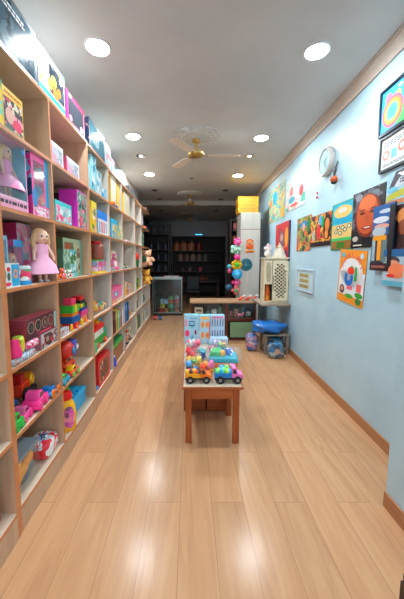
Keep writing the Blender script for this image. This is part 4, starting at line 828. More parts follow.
t = T('toy_bottle', 'small blue bottle beside the brown carton on the bottom shelf', 'bottle', (-.958, 3.42, rz(0)), 0); MB().lathe([(.0001, 0), (.028, 0), (.03, .06), (.014, .1), (.014, .12), (.0001, .12)], P(30, 80, 190)).build('bottle', t); MB().lathe([(.016, .1205), (.016, .14), (.0001, .14)], P(200, 220, 235)).build('cap', t)
for i, (yy, a, b, c, lb) in enumerate(((4.16, WHT, ORA, RED, 'white toy figure with orange head on the bottom shelf'), (4.37, (190, 190, 190), (200, 90, 50), BLK, 'grey toy figure with rusty head on the bottom shelf'), (4.62, (150, 170, 150), CRM, BRN, 'pale green toy figure with cream head on bottom shelf'))):
    robot('toy_robot', lb, (-1.02, yy, rz(0)), R90, .27 - .03 * i, P(*a), P(*b), P(*c))
for i, (yy, c, lb) in enumerate(((5.2, [GRN, (60, 170, 90)], 'bright green packet on bottom shelf of farthest unit'), (5.45, [(90, 110, 90), (60, 70, 60)], 'dull olive packet beside the bright green one'), (5.9, [(50, 150, 80), YEL], 'green and yellow packet past the divider on the bottom shelf'), (6.3, [WHT, GRN], 'white and green packet at the end of the bottom shelf'))):
    carton('toy_packet', lb, 'toy packet', ('Y', yy, .18), .26 - .02 * i, 0, -1.0, .1, prt(c, 9, seed=i), C(*c[0]))
# unit cut off by the frame
carton('toy_box', 'orange and brown box on the bottom shelf at the lower left picture edge', 'toy box', ('Y', 1.22, .2), .17, 0, -.98, .16, prt([(200, 110, 80), (226, 150, 110), (190, 80, 60)], 14), C(210, 130, 100))
carton('toy_box', 'navy blue box standing on the orange brown one at the lower left edge', 'toy box', ('Y', 1.22, .18), .17, .3212, -.99, .14, prt([(40, 60, 90), (60, 90, 120)], 12), C(40, 60, 90))
for i, (px, c, lb) in enumerate(((151.3, RED, 'red toy ball on the floor at the end of the shelves'), (154.5, (40, 60, 110), 'navy toy ball on the floor at the end of the shelves'))):
    t = T('toy_ball', lb, 'ball', (-.87 + .13 * i, 6.82, 0.0005), 0); MB().ell((0, 0, .055), (.05, .05, .055), P(*c)).torus((0, 0, .055), .05, .006, P(150, 190, 220), 'z').build('ball', t)
# ================================================================ the benches in the aisle
bw = wood('bench_wood', (138, 64, 26), (178, 92, 42), 1, .35, 2); bwx = wood('bench_wood_rail', (150, 72, 30), (188, 102, 50), 1, .35, 0)
btop = wood('bench_top_laminate', (206, 188, 164), (222, 206, 184), .8, .35, 1)
t = T('display_bench', 'long low wooden display bench with pale top in the aisle', 'bench', (.181, 2.145, 0), 0)
bx, bl, bh = .218, .45, .488
MB().box(-bx - .025, bx + .025, -.02, bl + .02, bh - .018, bh - .001, bwx).box(-bx - .015, bx + .015, -.01, bl + .01, bh - .001, bh + .001, btop).build('top', t, 0, bevel=.0)
for sx in (-1, 1):
    for yy in (.0, bl - .048):
        x0 = sx * bx - (0.05 if sx > 0 else 0); MB().box(x0, x0 + .05, yy, yy + .048, 0, bh - .0185, bw).build('leg', t, 0, bevel=.003)
MB().box(-bx + .0505, bx - .0505, .006, .028, bh - .11, bh - .0185, bwx).build('apron', t, 0, bevel=.002); MB().box(-bx + .0505, bx - .0505, bl - .03, bl - .008, bh - .11, bh - .0185, bwx).build('apron', t, 0)
for sx in (-1, 1): MB().box(sx * bx - (.03 if sx > 0 else -.008), sx * bx - (.008 if sx > 0 else -.03), .0485, bl - .0485, bh - .11, bh - .0185, bw).build('apron', t, 0)
t = T('storage_bench', 'second low wooden bench with a panelled front just behind the first', 'bench', (.16, 2.625, 0), 0)
MB().box(-.225, .225, 0, 1.25, .455, .4870, bwx).box(-.22, .22, .002, 1.24, .4870, .4885, btop).build('top', t, 0)
MB().box(-.222, -.204, .02, 1.23, 0, .4545, bw).box(.204, .222, .02, 1.23, 0, .4545, bw).box(-.2035, .2035, 1.2, 1.22, 0.02, .4545, bw).build('case', t, 0)
for sx in (-1, 1): MB().box(min(sx * .006, sx * .2), max(sx * .006, sx * .2), .004, .019, .01, .453, bwx).build('door', t, 0, bevel=.003)
ZT = .4898
# front row of trucks
truck('toy_truck', 'orange and yellow toy truck with red cab at front left of the bench', (.068, 2.235, ZT), 0, .215, P(235, 120, 30), P(245, 175, 40), [P(244, 190, 50), P(226, 70, 40), P(60, 60, 60), P(236, 150, 40)], roofm=P(225, 60, 45))
truck('toy_truck', 'pink toy pickup truck with blue bed at the front right of the bench', (.318, 2.235, ZT), 0, .23, P(238, 130, 190), P(30, 130, 200), [P(120, 220, 120), P(190, 230, 70), P(40, 170, 220), P(120, 230, 150)], hub=mat((200, 200, 205), .3, .6))
def BG(lb, x, y, w, d, h, cols, n, seed, rot=0, pane=None): return pouch('toy_bag', lb, 'toy bag', (x, y, ZT), rot, w, d, h, [P(*c) for c in cols], n, seed, pane)
BG('clear bag with a blue toy behind the orange truck', .015, 2.36, .14, .12, .15, [(30, 110, 180), (30, 60, 110), (60, 150, 210)], 3, 3)
BG('clear bag with pink and orange rounded toy behind the orange truck', .16, 2.36, .125, .12, .15, [(240, 130, 60), (240, 120, 180), (245, 180, 60)], 4, 1)
BG('clear bag of lime green and cyan toys behind the pink pickup', .32, 2.36, .18, .1, .105, [(130, 225, 120), (190, 230, 70), (50, 180, 220)], 5, 2)
BG('clear bag of yellow and green toy vehicles in the third row', .035, 2.53, .19, .17, .12, [YEL, (240, 180, 40), (80, 180, 80), (245, 215, 80)], 6, 2)
t = T('toy_boat', 'bagged toy boat with teal green and orange hull on the right of the bench', 'toy boat', (.305, 2.56, ZT), -.1); t.scale = (1, .95, 1.3)
MB().prism([(-.1, 0), (.11, 0), (.15, .05), (-.13, .05)], -.11, .11, P(240, 120, 50)).build('hull', t, .5, bevel=.012)
MB().prism([(-.13, .0505), (.15, .0505), (.13, .09), (-.12, .09)], -.10, .10, P(50, 180, 200)).build('deck', t, .5, bevel=.01); MB().prism([(-.12, .0905), (.02, .0905), (-.02, .125), (-.1, .125)], -.07, .07, P(60, 190, 110)).ell((.06, 0, .11), (.035, .035, .03), P(30, 110, 200)).ell((.0, -.05, .11), (.03, .03, .025), P(245, 170, 60)).build('cabin', t, .5, bevel=.006)
MB().ell((.01, 0, .077), (.175, .135, .075), CP, 20, 10, .6).build('plastic_bag', t)
BG('clear bag of bright red toys at left in the fourth row', .01, 2.74, .125, .16, .15, [(226, 30, 60), (236, 60, 90), (220, 40, 50)], 3, 1)
BG('clear bag of teal toys in the middle of the fourth row', .125, 2.74, .10, .16, .13, [(40, 160, 170), (60, 120, 190)], 2, 1)
BG('clear bag of hot pink and red toys right of the teal bag', .222, 2.775, .085, .12, .155, [(236, 60, 120), (226, 40, 60), (240, 140, 180)], 3, 4)
BG('clear bag of blue and lime toys at the right in the fourth row', .335, 2.84, .105, .12, .17, [(40, 130, 200), (120, 210, 110), (240, 170, 70)], 3, 5)
BG('pale pink and white bagged toys behind the red ones', .04, 2.955, .2, .16, .17, [(240, 190, 205), WHT, (236, 150, 180), (236, 90, 120)], 6, 6)
BG('white and pale blue bagged toys behind the right bags', .27, 2.97, .18, .14, .16, [(225, 230, 236), (170, 205, 226), (200, 190, 210)], 6, 7)
# gift set boxes standing at the back of the bench
def d_g1(mb, w, h, y):
    mb.rect(-w * .46, w * .46, h * .04, h * .96, y, C(172, 212, 232)); mb.rect(-w * .18, w * .2, h * .62, h * .8, y - .0006, C(40, 60, 100)); mb.rect(-w * .14, w * .16, h * .66, h * .77, y - .0012, C(150, 205, 225)); mb.disc(w * .01, h * .58, w * .12, h * .06, y - .0006, C(120, 200, 200))
    mb.disc(-w * .3, h * .36, w * .15, h * .12, y - .0006, C(236, 60, 120)); mb.disc(w * .05, h * .22, w * .1, h * .08, y - .0006, C(60, 160, 200)); mb.disc(w * .27, h * .4, w * .07, h * .09, y - .0006, C(120, 40, 60)); mb.rect(-w * .44, -w * .3, h * .6, h * .85, y - .0006, C(236, 150, 170)); text_bars(mb, -w * .1, w * .4, h * .85, h * .92, y - .0006, C(120, 150, 190), 1, 3)
def d_g2(mb, w, h, y):
    mb.rect(-w * .46, w * .46, h * .04, h * .96, y, C(182, 214, 230))
    for a in (-.2, .22):
        for b in (.3, .68): mb.disc(w * a, h * b, w * .18, h * .12, y - .0006, C(242, 170, 100)); mb.disc(w * a, h * b, w * .08, h * .05, y - .0012, C(236, 130, 90))
    mb.rect(-w * .4, w * .4, h * .86, h * .96, y - .0006, C(246, 190, 110)); mb.rect(w * .36, w * .46, h * .1, h * .8, y - .0006, C(220, 90, 110))
def d_g3(mb, w, h, y):
    mb.rect(-w * .47, w * .47, h * .04, h * .96, y, C(188, 212, 230))
    for r in (.22, .62):
        for i in range(5):
            x = -w * .38 + i * w * .19; mb.rect(x - w * .03, x + w * .03, h * r, h * (r + .2), y - .0006, C(60, 60, 90)); mb.disc(x, h * (r + .23), w * .035, h * .035, y - .0006, C(*[(150, 60, 90), (90, 90, 140), (200, 110, 130), (60, 60, 70), (120, 70, 110)][i]))
    mb.rect(-w * .4, w * .4, h * .9, h * .97, y - .0006, C(226, 130, 170))
def box0(name, lb, x, y, w, d, h, front, sidec, deco, rot=0):
    mb = MB().box(-w / 2, w / 2, -d / 2, d / 2, 0, h, sidec, front=front); deco(mb, w, h, -d / 2 - .0007); return tag(mb.build(name, None, 0), lb, 'toy box', None, (x, y, ZT), rot)
box0('gift_set_box', 'pale blue standing toy box with pink circle, left of three at bench end', .02, 3.33, .175, .1, .345, C(170, 212, 232), C(140, 200, 215), d_g1)
box0('gift_set_box', 'pale blue standing toy box with orange circles, middle of three at bench end', .178, 3.33, .13, .1, .34, C(180, 216, 232), C(150, 205, 220), d_g2)
box0('gift_set_box', 'pale blue standing toy box with rows of small dolls, right of the three', .33, 3.33, .165, .1, .34, C(184, 212, 232), C(170, 214, 226), d_g3)
box0('gift_set_box', 'low pale blue box lying in front of the dolls box', .335, 3.19, .2, .12, .1, C(196, 220, 236), C(180, 206, 224), lambda mb, w, h, y: mb.rect(-w * .4, w * .4, h * .2, h * .8, y, prt([(90, 110, 140), WHT, (170, 190, 210), (236, 190, 150)], 24)))
# ================================================================ counter
dw = wood('counter_wood', (70, 30, 22), (96, 44, 30), 1, .3, 0); lw_ = wood('counter_top_wood', (172, 128, 92), (196, 154, 116), 1, .35, 0)
CX0, CX1, CY = .02, 1.21, 5.05
t = T('display_counter', 'low glass fronted shop counter with brown wooden top and dark base', 'counter', (0, CY, 0), 0)
MB().box(CX0 - .02, CX1 + .02, -.03, .42, .70, .735, lw_).build('top', t, 0, bevel=.004)
MB().box(CX0, CX1, .0, .4, .36, .42, dw).build('rail', t, 0, bevel=.003); MB().box(CX0, CX1, .0, .4, 0, .04, dw).build('plinth', t, 0)
MB().box(CX0, CX0 + .03, 0, .4, .0405, .3595, dw).box(CX0, CX0 + .03, 0, .4, .4205, .6995, dw).build('side_post', t, 0); MB().box(CX1 - .035, CX1, 0, .4, .0405, .3595, dw).box(CX1 - .035, CX1, 0, .4, .4205, .6995, dw).build('side_post', t, 0)
MB().box(.64, .70, 0, .4, .0405, .3595, dw).box(.64, .70, 0, .4, .4205, .6995, dw).build('middle_post', t, 0)
MB().box(CX0 + .031, CX1 - .036, .39, .398, .0405, .3595, dw).box(CX0 + .031, CX1 - .036, .39, .398, .4205, .6995, mat((60, 70, 70), .4)).build('back_panel', t, 0)
for a, b in ((CX0 + .031, .639), (.701, CX1 - .036)): MB().box(a, b, .004, .008, .421, .699, clear((190, 215, 215), .04, 'counter_glass')).build('glass_front', t, 0)
MB().box(.735, CX1 - .05, -.012, .006, .06, .345, mat((120, 150, 112), .5)).build('drawer_front', t, 0, bevel=.004)
MB().box(.05, .62, -.004, .01, .05, .35, dw).build('cupboard_door', t, 0, bevel=.004)
MB().cyl((.95, -.012, .22), (.95, -.03, .22), .012, mat((180, 180, 170), .3, .8)).build('drawer_knob', t)
tag(MB().box(-.075, .075, 0, .004, 0, .2, C(226, 206, 176)).rect(-.05, .05, .12, .16, -.0006, C(90, 70, 60)).rect(-.05, .05, .04, .08, -.0006, C(120, 96, 80)).build('price_card', smooth=0), 'cream printed card standing inside the left end of the counter', 'card', None, (.16, CY + .02, .4208), 0)
cc = [((90, 150, 140), 'teal'), ((190, 205, 200), 'pale'), ((60, 120, 110), 'dark teal'), ((150, 60, 60), 'dull red'), ((170, 120, 110), 'salmon'), ((60, 80, 70), 'dark green'), ((200, 190, 180), 'cream')]
for i, x in enumerate((.34, .45, .56, .76, .87, .98, 1.1)):
    c, nm = cc[i]; pillow('boxed_toy', nm + ' packet inside the glass counter, ' + ('left compartment' if x < .65 else 'right compartment'), (x, CY + .16, .4208), 0, .1, .12, .10 + .05 * (i % 3), prt([c, tuple(min(255, v + 60) for v in c), tuple(int(v * .6) for v in c)], 30, seed=i))
t = T('toy_figurine', 'small pink toy animal inside the right part of the glass counter', 'toy', (.93, CY + .05, .4235), 0)
MB().ell((0, 0, .05), (.055, .022, .025), P(236, 150, 170)).ell((.055, 0, .075), (.022, .02, .025), P(236, 150, 170)).tube([(-.03, 0, .05), (-.035, 0, 0)], .009, P(236, 150, 170)).tube([(.03, 0, .05), (.035, 0, 0)], .009, P(236, 150, 170)).build('body', t)
# side plank to the wall carrying the shrine
t = T('wall_shelf', 'weathered plank shelf joining the counter to the right wall under the shrine', 'shelf', (0, 4.35, 0), 0)
MB().box(1.12, WX(4.35) - .004, 0, .66, .762, .795, wood('plank_wood', (140, 122, 104), (170, 152, 132), 1, .5, 0)).build('plank', t, 0, bevel=.004)
MB().box(1.535, WX(4.35) - .004, .02, .05, .69, .7615, mat((120, 120, 116), .4, .5)).box(1.38, 1.534, .02, .05, .735, .7615, mat((120, 120, 116), .4, .5)).build('bracket', t, 0)
# shrine cabinet with carved lattice doors
iv = mat((222, 208, 176), .5); ivd = mat((66, 54, 44), .7)
SX, SY, SZ = 1.387, 4.50, .7965
t = T('carved_shrine', 'cream wooden shrine cabinet with carved lattice doors on the plank shelf', 'shrine cabinet', (SX, SY, SZ), 0)
W2, Hs, D = .195, .705, .22
MB().box(-W2, W2, 0, D, 0, .02, iv).box(-W2, W2, 0, D, Hs - .02, Hs, iv).box(-W2, -W2 + .015, 0, D, .0205, Hs - .0205, iv).box(W2 - .015, W2, 0, D, .0205, Hs - .0205, iv).box(-W2 + .016, W2 - .016, D - .012, D, .0205, Hs - .0205, ivd).build('case', t, 0)
MB().box(-W2 - .02, W2 + .005, -.02, D - .0, Hs + .0005, Hs + .022, iv).build('cornice', t, 0, bevel=.003)
def lattice(par, x0, x1, name, z0=.025, z1=Hs - .025):
    mb = MB(); cx = (x0 + x1) / 2; hw = (x1 - x0) / 2; y0, y1 = -.012, -.001
    ax, az, cz = hw * .66, (z1 - z0) * .43, (z0 + z1) / 2; nx, nz = 8, 24
    # solid frame around the oval, lattice of small squares inside
    for i in range(nx):
        for k in range(nz):
            xa, xb = x0 + (x1 - x0) * i / nx, x0 + (x1 - x0) * (i + 1) / nx; za, zb = z0 + (z1 - z0) * k / nz, z0 + (z1 - z0) * (k + 1) / nz
            u, v = ((xa + xb) / 2 - cx) / ax, ((za + zb) / 2 - cz) / az
            inside = abs(u) < 1 and abs(v) < 1 and abs(u) ** 2.4 + abs(v) ** 5 < 1
            if inside and (i + k) % 2 and not (abs(v) < .03): continue
            mb.box(xa, xb, y0, y1, za, zb, iv)
    return mb.build(name, par, 0)
dr = lattice(t, -.06, W2 - .002, 'door'); MB().box(-.053, -.045, -.02, -.0125, .2, .44, mat((60, 48, 40), .5)).build('door_pull', dr, 0)
lattice(t, -W2 + .016, -.07, 'lattice_panel', .30)
t = T('shrine_idol', 'orange red idol with garland sitting inside the open side of shrine', 'idol', (SX - .118, SY + .09, SZ + .0205), 0); t.scale = (.9, .9, 1.2)
MB().lathe([(.0001, 0), (.05, 0), (.055, .05), (.035, .12), (.04, .17), (.02, .24), (.0001, .26)], prt([(226, 110, 50), (190, 60, 30), (240, 160, 60)], 40)).build('body', t); MB().torus((0, 0, .12), .045, .012, P(240, 120, 40), 'z').build('garland', t)
t = T('small_statue', 'small white seated elephant headed statue on top of the shrine', 'statue', (SX - .12, SY + .1, SZ + Hs + .0225), 0)
wm = mat((222, 210, 205), .5)
MB().ell((0, 0, .06), (.06, .05, .06), wm).ell((0, 0, .145), (.04, .035, .04), wm).ell((-.045, 0, .15), (.02, .01, .03), wm).ell((.045, 0, .15), (.02, .01, .03), wm).tube([(0, -.035, .14), (0, -.055, .1), (.015, -.055, .07)], [.014, .011, .008], wm).lathe([(.03, .175), (.028, .2), (.0001, .23)], mat((226, 180, 180), .5)).build('body', t)
t = T('shrine_dome', 'cream bell shaped dome ornament on top of the shrine', 'ornament', (SX + .07, SY + .1, SZ + Hs + .0225), 0)
MB().lathe([(.0001, 0), (.12, 0), (.115, .02), (.085, .08), (.07, .14), (.05, .16), (.0001, .165)], mat((214, 202, 180), .5), n=8).build('dome', t, .3); MB().box(-.075, .075, -.05, .05, .1655, .175, iv).lathe([(.03, .175), (.02, .2), (.0001, .25)], iv).build('finial', t)
t = T('flower_bunch', 'red and white artificial flowers on the counter end beside shrine', 'flowers', (1.08, 5.12, .7355), 0)
rd = random.Random(4)
for i in range(9): MB().ell((-.16 + .04 * i, rd.uniform(-.03, .03), .03 + .03 * (i % 3)), (.035, .03, .022), P(*[(226, 60, 40), (240, 120, 90), (240, 236, 230)][i % 3]), 8, 6).build('flower', t)
MB().tube([(-.2, 0, .05), (-.1, 0, .02), (.1, .0, .02)], .008, P(226, 220, 210)).build('stem', t)
# ---------------------------------------------------------------- stool with blue plastic bundle in the corner
gw = wood('stool_wood', (120, 104, 90), (150, 132, 114), 1, .6, 0)
t = T('low_stool', 'grey weathered low stool in the corner under the blue plastic bundle', 'stool', (1.36, 4.28, 0), .0)
MB().box(-.17, .17, 0, .3, .06, .075, gw).build('shelf', t, 0)
for sx in (-1, 1):
    for yy in (0, .26): MB().box(sx * .17 - .02, sx * .17 + .02, yy, yy + .04, 0, .30, gw).build('leg', t, 0, bevel=.003)
MB().box(-.149, .149, .005, .03, .078, .11, gw).build('rail', t, 0); MB().box(-.2, .2, -.01, .31, .3005, .315, gw).build('seat', t, 0)
bl = [(50, 110, 150), (90, 160, 180), (200, 140, 120), (60, 90, 120), (150, 190, 200)]
def cloth(name, lb, loc, w, d, h, m, seed, cat='plastic bundle', k=.12):
    mb = MB().ell((0, 0, h * .5), (w / 2, d / 2, h / 2), m, 36, 16, .7); rd = random.Random(seed); ph = [rd.uniform(0, 6) for _ in range(6)]
    vs = []
    for x, y, z in mb.v:
        q = 1 + k * sin(23 * x + ph[0] + 9 * z) * cos(19 * y + ph[1]) + k * .7 * sin(41 * z + 17 * x + ph[2]); vs.append((x * q, y * q, max(0.0, h * .5 + (z - h * .5) * (1 + k * .5 * sin(31 * x + ph[3])))))
    mb.v = vs; t = T(name, lb, cat, loc, 0); mb.build('bag', t, 3); return t
cloth('plastic_bag', 'crumpled teal and clear bag of toys stuffed inside the corner stool', (1.36, 4.43, .0765), .26, .18, .19, prt([(70, 120, 150), (140, 180, 190), (60, 90, 110), (210, 170, 150), (40, 110, 140)], 16, .2), 3)
cloth('plastic_bag', 'crumpled clear and teal bag leaning against the front of the corner stool', (1.30, 4.14, .0005), .26, .15, .25, prt([(90, 130, 150), (200, 160, 140), (50, 110, 150), (170, 200, 206), (60, 80, 100)], 14, .2), 12, k=.08)
cloth('plastic_sheet', 'bright blue crumpled plastic sheet bundle on top of corner stool', (1.265, 4.46, .3155), .50, .36, .19, mat((24, 110, 190), .2, coat=.4), 5, k=.16)
cloth('plastic_bag', 'pinkish blue clear bag of toys on floor left of corner stool', (1.02, 4.50, .0005), .19, .2, .30, prt([(110, 120, 160), (190, 130, 150), (60, 100, 160), (200, 190, 200)], 18, .2), 8)
# ---------------------------------------------------------------- white cupboard behind the counter
wc = wood('cupboard_laminate', (196, 192, 182), (210, 206, 196), .6, .45, 2)
t = T('tall_cupboard', 'tall off white cupboard behind the counter carrying yellow boxes on top', 'cupboard', (1.02, 5.72, 0), 0)
MB().box(0, .395, 0, .5, 0, 2.42, wc).build('body', t, 0, bevel=.003)
MB().box(.004, .391, -.012, -.0005, 2.10, 2.415, wc).build('door', t, 0, bevel=.002); MB().box(.004, .391, -.012, -.0005, .06, 2.085, wc).build('door', t, 0, bevel=.002)
MB().box(.0, .395, -.006, -.0005, 2.0855, 2.0995, mat((160, 120, 96), .5)).build('joint_strip', t, 0); MB().box(.396, .425, .02, .5, 0, 2.30, mat((50, 44, 44), .5)).build('side_strip', t, 0)
yl = C(244, 190, 70)
for i in range(5):
    x0 = (1.0, .99, 1.005, .995, 1.0)[i]
    tag(MB().box(0, .40, 0, .3, 0, .062, yl, top=C(226, 212, 178)).box(-.003, .403, -.003, .303, .046, .0625, C(240, 176, 50)).rect(.05, .35, .012, .034, -.0008, C(200, 150, 90)).build('flat_box', smooth=0), ['bottom yellow flat box of the pile on the tall cupboard', 'second lowest yellow flat box of the pile on the tall cupboard', 'middle yellow flat box of the pile on the tall cupboard', 'second highest yellow flat box of the pile on the tall cupboard', 'topmost yellow flat box of the pile on the tall cupboard'][i], 'box', 'yellow boxes on the cupboard', (x0 - .03, 5.735, 2.4208 + .0635 * i), 0)
t = T('door_ornament', 'orange seated figure plaque fixed on the tall white cupboard', 'plaque', (1.205, 5.7065, 1.70), 0)
om = P(226, 110, 40); oy = P(244, 160, 60)
MB().box(-.075, .075, -.012, 0, -.07, -.03, om).box(-.075, .075, -.012, 0, .0, .10, om).ell((0, -.012, .05), (.06, .012, .055), om).ell((0, -.016, .14), (.035, .014, .035), oy).arc(0, .12, .055, .08, 0, pi, -.006, om).ell((-.05, -.012, -.04), (.04, .012, .022), oy).ell((.05, -.012, -.04), (.04, .012, .022), oy).box(-.02, .02, -.02, -.012, .02, .1, P(170, 60, 20)).build('plaque', t)
t = T('round_plate', 'teal blue round decorated disc fixed on the tall white cupboard', 'plaque', (1.14, 5.7065, 1.385), 0)
MB().lathe([(.0001, .012), (.1, .012), (.128, .006), (.13, 0), (.0001, 0)], mat((30, 92, 110), .4), axis='y', n=28).build('disc', t); MB().torus((0, -.014, 0), .11, .006, P(80, 150, 160), 'y', 28, 6).box(-.05, .06, -.016, -.012, -.01, .0, P(120, 180, 185)).box(-.01, .0, -.016, -.012, -.04, .06, P(120, 180, 185)).build('pattern', t, 0)
# hanging toys left of the cupboard
hx = .93
HN = [0]
def hang(lb, z, r, c, c2=None, x=hx, y=5.62, petals=0):
    HN[0] += 1; r *= 1.2; y -= .075 * (HN[0] % 2)

    t = T('hanging_toy', lb, 'hanging toy', (x, y + (.03 if y < 5.7 else .02) - r * (.48 if petals else .62), z), 0)
    m = MB()
    if petals:
        for i in range(petals): a = 2 * pi * i / petals; m.ell((r * .6 * cos(a), 0, r * .6 * sin(a)), (r * .42, r * .3, r * .42), P(*c), 10, 6)
    else: m.ell((0, 0, 0), (r, r * .6, r), P(*c))
    m.build('body', t); MB().ell((0, -r * .45, 0), (r * .45, r * .25, r * .45), P(*(c2 or c)), 10, 7).build('centre', t)
    return t
t = T('hanging_rope', 'dark cord from which the toys hang beside the tall cupboard', 'cord', (hx, 5.66, .74), 0); MB().cyl((0, 0, .0), (0, 0, 1.55), .006, dark).build('cord', t)
MB().tube([(0, 0, 1.50), (.04, 0, 1.53), (.09, .055, 1.53)], .006, dark).build('hook', t)
hang('pink star shaped hanging toy at the top of the garland', 1.835, .068, (240, 100, 170), (245, 140, 190), petals=5)
hang('large mint green flower hanging toy below the pink star', 1.69, .09, (170, 225, 200), (200, 235, 215), x=.90, petals=5)
hang('hot pink hanging toy under the mint flower', 1.535, .05, (238, 70, 150))
hang('yellow orange flower hanging toy with green centre', 1.385, .093, (245, 190, 40), (90, 200, 60), petals=7)
hang('sky blue round hanging toy under the yellow flower', 1.20, .085, (50, 165, 215), (110, 200, 230))
hang('hot pink hanging toy below the blue round one', 1.03, .08, (238, 80, 150), (245, 130, 180), petals=4)
hang('salmon pink and green hanging toy at the bottom of the garland', .88, .075, (230, 110, 120), (90, 170, 110), x=.91, petals=4)
t = T('hanging_rope', 'shorter dark rope with three small toys left of the main garland', 'cord', (.80, 5.765, .736), 0); MB().cyl((0, 0, 0), (0, 0, .75), .005, dark).tube([(0, 0, .74), (.1, -.01, .77), (.2205, -.01, .79)], .006, dark).build('rope', t)
hang('small teal hanging toy left of the garland', 1.345, .04, (70, 170, 190), x=.80, y=5.74)
hang('small dusty pink hanging toy left of the garland lower down', 1.26, .04, (200, 90, 120), x=.80, y=5.74)
hang('small dark teal hanging toy at the lower left of garland', .92, .06, (60, 100, 130), x=.80, y=5.74)
# ---------------------------------------------------------------- glass showcase on the left at the end of the shelves
al = mat((150, 160, 160), .3, .7); g2 = clear((150, 190, 190), .03, 'showcase_glass')
t = T('glass_showcase', 'glass showcase with aluminium frame at the end of the shelves', 'showcase', (-.99, 7.35, 0), 0)
W, Hh, D = .78, 1.02, .45
MB().box(0, W, 0, D, 0, .06, dark).build('plinth', t, 0); MB().box(-.01, W + .01, -.01, D + .01, Hh - .03, Hh, mat((170, 190, 190), .15)).build('top', t, 0, bevel=.003)
for x in (0, W - .025):
    for y in (0, D - .025): MB().box(x, x + .02, y, y + .02, .0605, Hh - .0305, al).build('post', t, 0)
MB().box(.026, W - .026, 0, .02, .0605, .09, al).box(.026, W - .026, 0, .02, Hh - .06, Hh - .031, al).build('frame_rail', t, 0)
MB().box(.026, W - .026, .006, .01, .091, Hh - .061, g2).build('glass_front', t, 0)
MB().box(.026, W - .026, D - .012, D - .004, .0605, Hh - .031, mat((22, 30, 34), .5)).build('back_panel', t, 0)
MB().box(.026, W - .026, .03, D - .03, .52, .526, g2).build('glass_shelf', t, 0)
rd = random.Random(9)
sc = [('green topped toy box in the showcase, middle column top', .47, .40, (50, 170, 110), .12), ('orange red toy box in the showcase, middle column', .47, .32, (220, 80, 40), .07), ('mint green toy box in the showcase, middle column lower', .47, .19, (60, 190, 150), .12), ('dark green toy box at the bottom middle of the showcase', .47, .061, (40, 120, 80), .12),
      ('pale blue toy pack in the showcase, left of the green column', .3, .30, (150, 190, 215), .12), ('yellow toy pack in the showcase lower left', .24, .18, (200, 200, 70), .11), ('orange toy pack in the showcase lower middle', .335, .061, (220, 130, 70), .11), ('red toy pack in the bottom left corner of the showcase', .2, .061, (180, 50, 50), .11),
      ('pale grey toy pack at the top of right showcase column', .63, .43, (150, 170, 176), .085), ('dusty pink toy pack in the right column of the showcase', .63, .31, (190, 100, 110), .12), ('brown toy pack in the right column of the showcase', .63, .2, (150, 120, 100), .1), ('salmon toy pack at the bottom right of the showcase', .63, .061, (200, 130, 110), .13)]
for lb, x, z, c, h in sc:
    wd = .12 if x != .3 else .2
    tag(MB().box(-wd / 2, wd / 2, -.07, .07, 0, h - .002, C(*c), front=prt([c, tuple(min(255, v + 50) for v in c), tuple(int(v * .6) for v in c)], 24)).build('packed_toy', smooth=0, bevel=.004), lb, 'toy box', 'toys stacked in the showcase', (-.99 + x, 7.35 + .2, z + .0008), 0)
tag(MB().box(-.2, .2, -.12, .12, 0, .03, prt([(200, 210, 215), (150, 160, 170), (210, 130, 110)], 14)).build('paper_pile', smooth=0), 'pile of papers and flat packs lying on the glass showcase', 'papers', None, (-.5, 7.55, 1.0205), .1)
# ================================================================ right wall: posters, frames, clock
def onwall(x, y):
    Y = 3.0
    for _ in range(12): Y = at_x(x, y, WX(Y))[0]
    return Y, at_x(x, y, WX(Y))[1]
def poster(name, lb, cat, xl, xr, yt, yb, design, base=C(230, 230, 226), th=.004, lift=.002, name2='sheet', roll=0, frame=None):
    """xl..xr: pixel columns of far and near edge; yt, yb: rows of top and bottom at the middle column"""
    xm = (xl + xr) / 2; Yl, Yr = onwall(xl, (yt + yb) / 2)[0], onwall(xr, (yt + yb) / 2)[0]
    # perspective middle of the sheet
    Ym = (Yl + Yr) / 2; z1, z0 = onwall(xm, yt)[1], onwall(xm, yb)[1]; w, h = Yl - Yr, z1 - z0
    t = T(name, lb, cat, (WX(Ym) - lift, Ym, z0), WROT); t.rotation_euler = (0, roll, WROT)
    mb = MB()
    if frame:
        fw = frame[1]
        f = MB().box(-w / 2, w / 2, -.022, 0, 0, fw, frame[0]).box(-w / 2, w / 2, -.022, 0, h - fw, h, frame[0]).box(-w / 2, -w / 2 + fw, -.022, 0, fw, h - fw, frame[0]).box(w / 2 - fw, w / 2, -.022, 0, fw, h - fw, frame[0]); f.build('frame', t, 0)
        w2, o = w - 2 * fw - .001, fw + .0005; mb.box(-w2 / 2, w2 / 2, -.012, -.002, o, h - o, base); design(mb, w2, h, -.0127)
    else:
        mb.box(-w / 2, w / 2, -th, 0, 0, h, base); design(mb, w, h, -th - .0007)
    mb.build(name2, t, 0); return t
def R(mb, w, h, a, b, c, d, y, m, k=0): mb.rect(w * (a - .5), w * (b - .5), h * c, h * d, y - .0006 * k, m)
def D_(mb, w, h, a, c, ra, rc, y, m, k=0, **kw): mb.disc(w * (a - .5), h * c, w * ra, h * rc, y - .0006 * k, m, **kw)
fr = mat((26, 40, 52), .3)
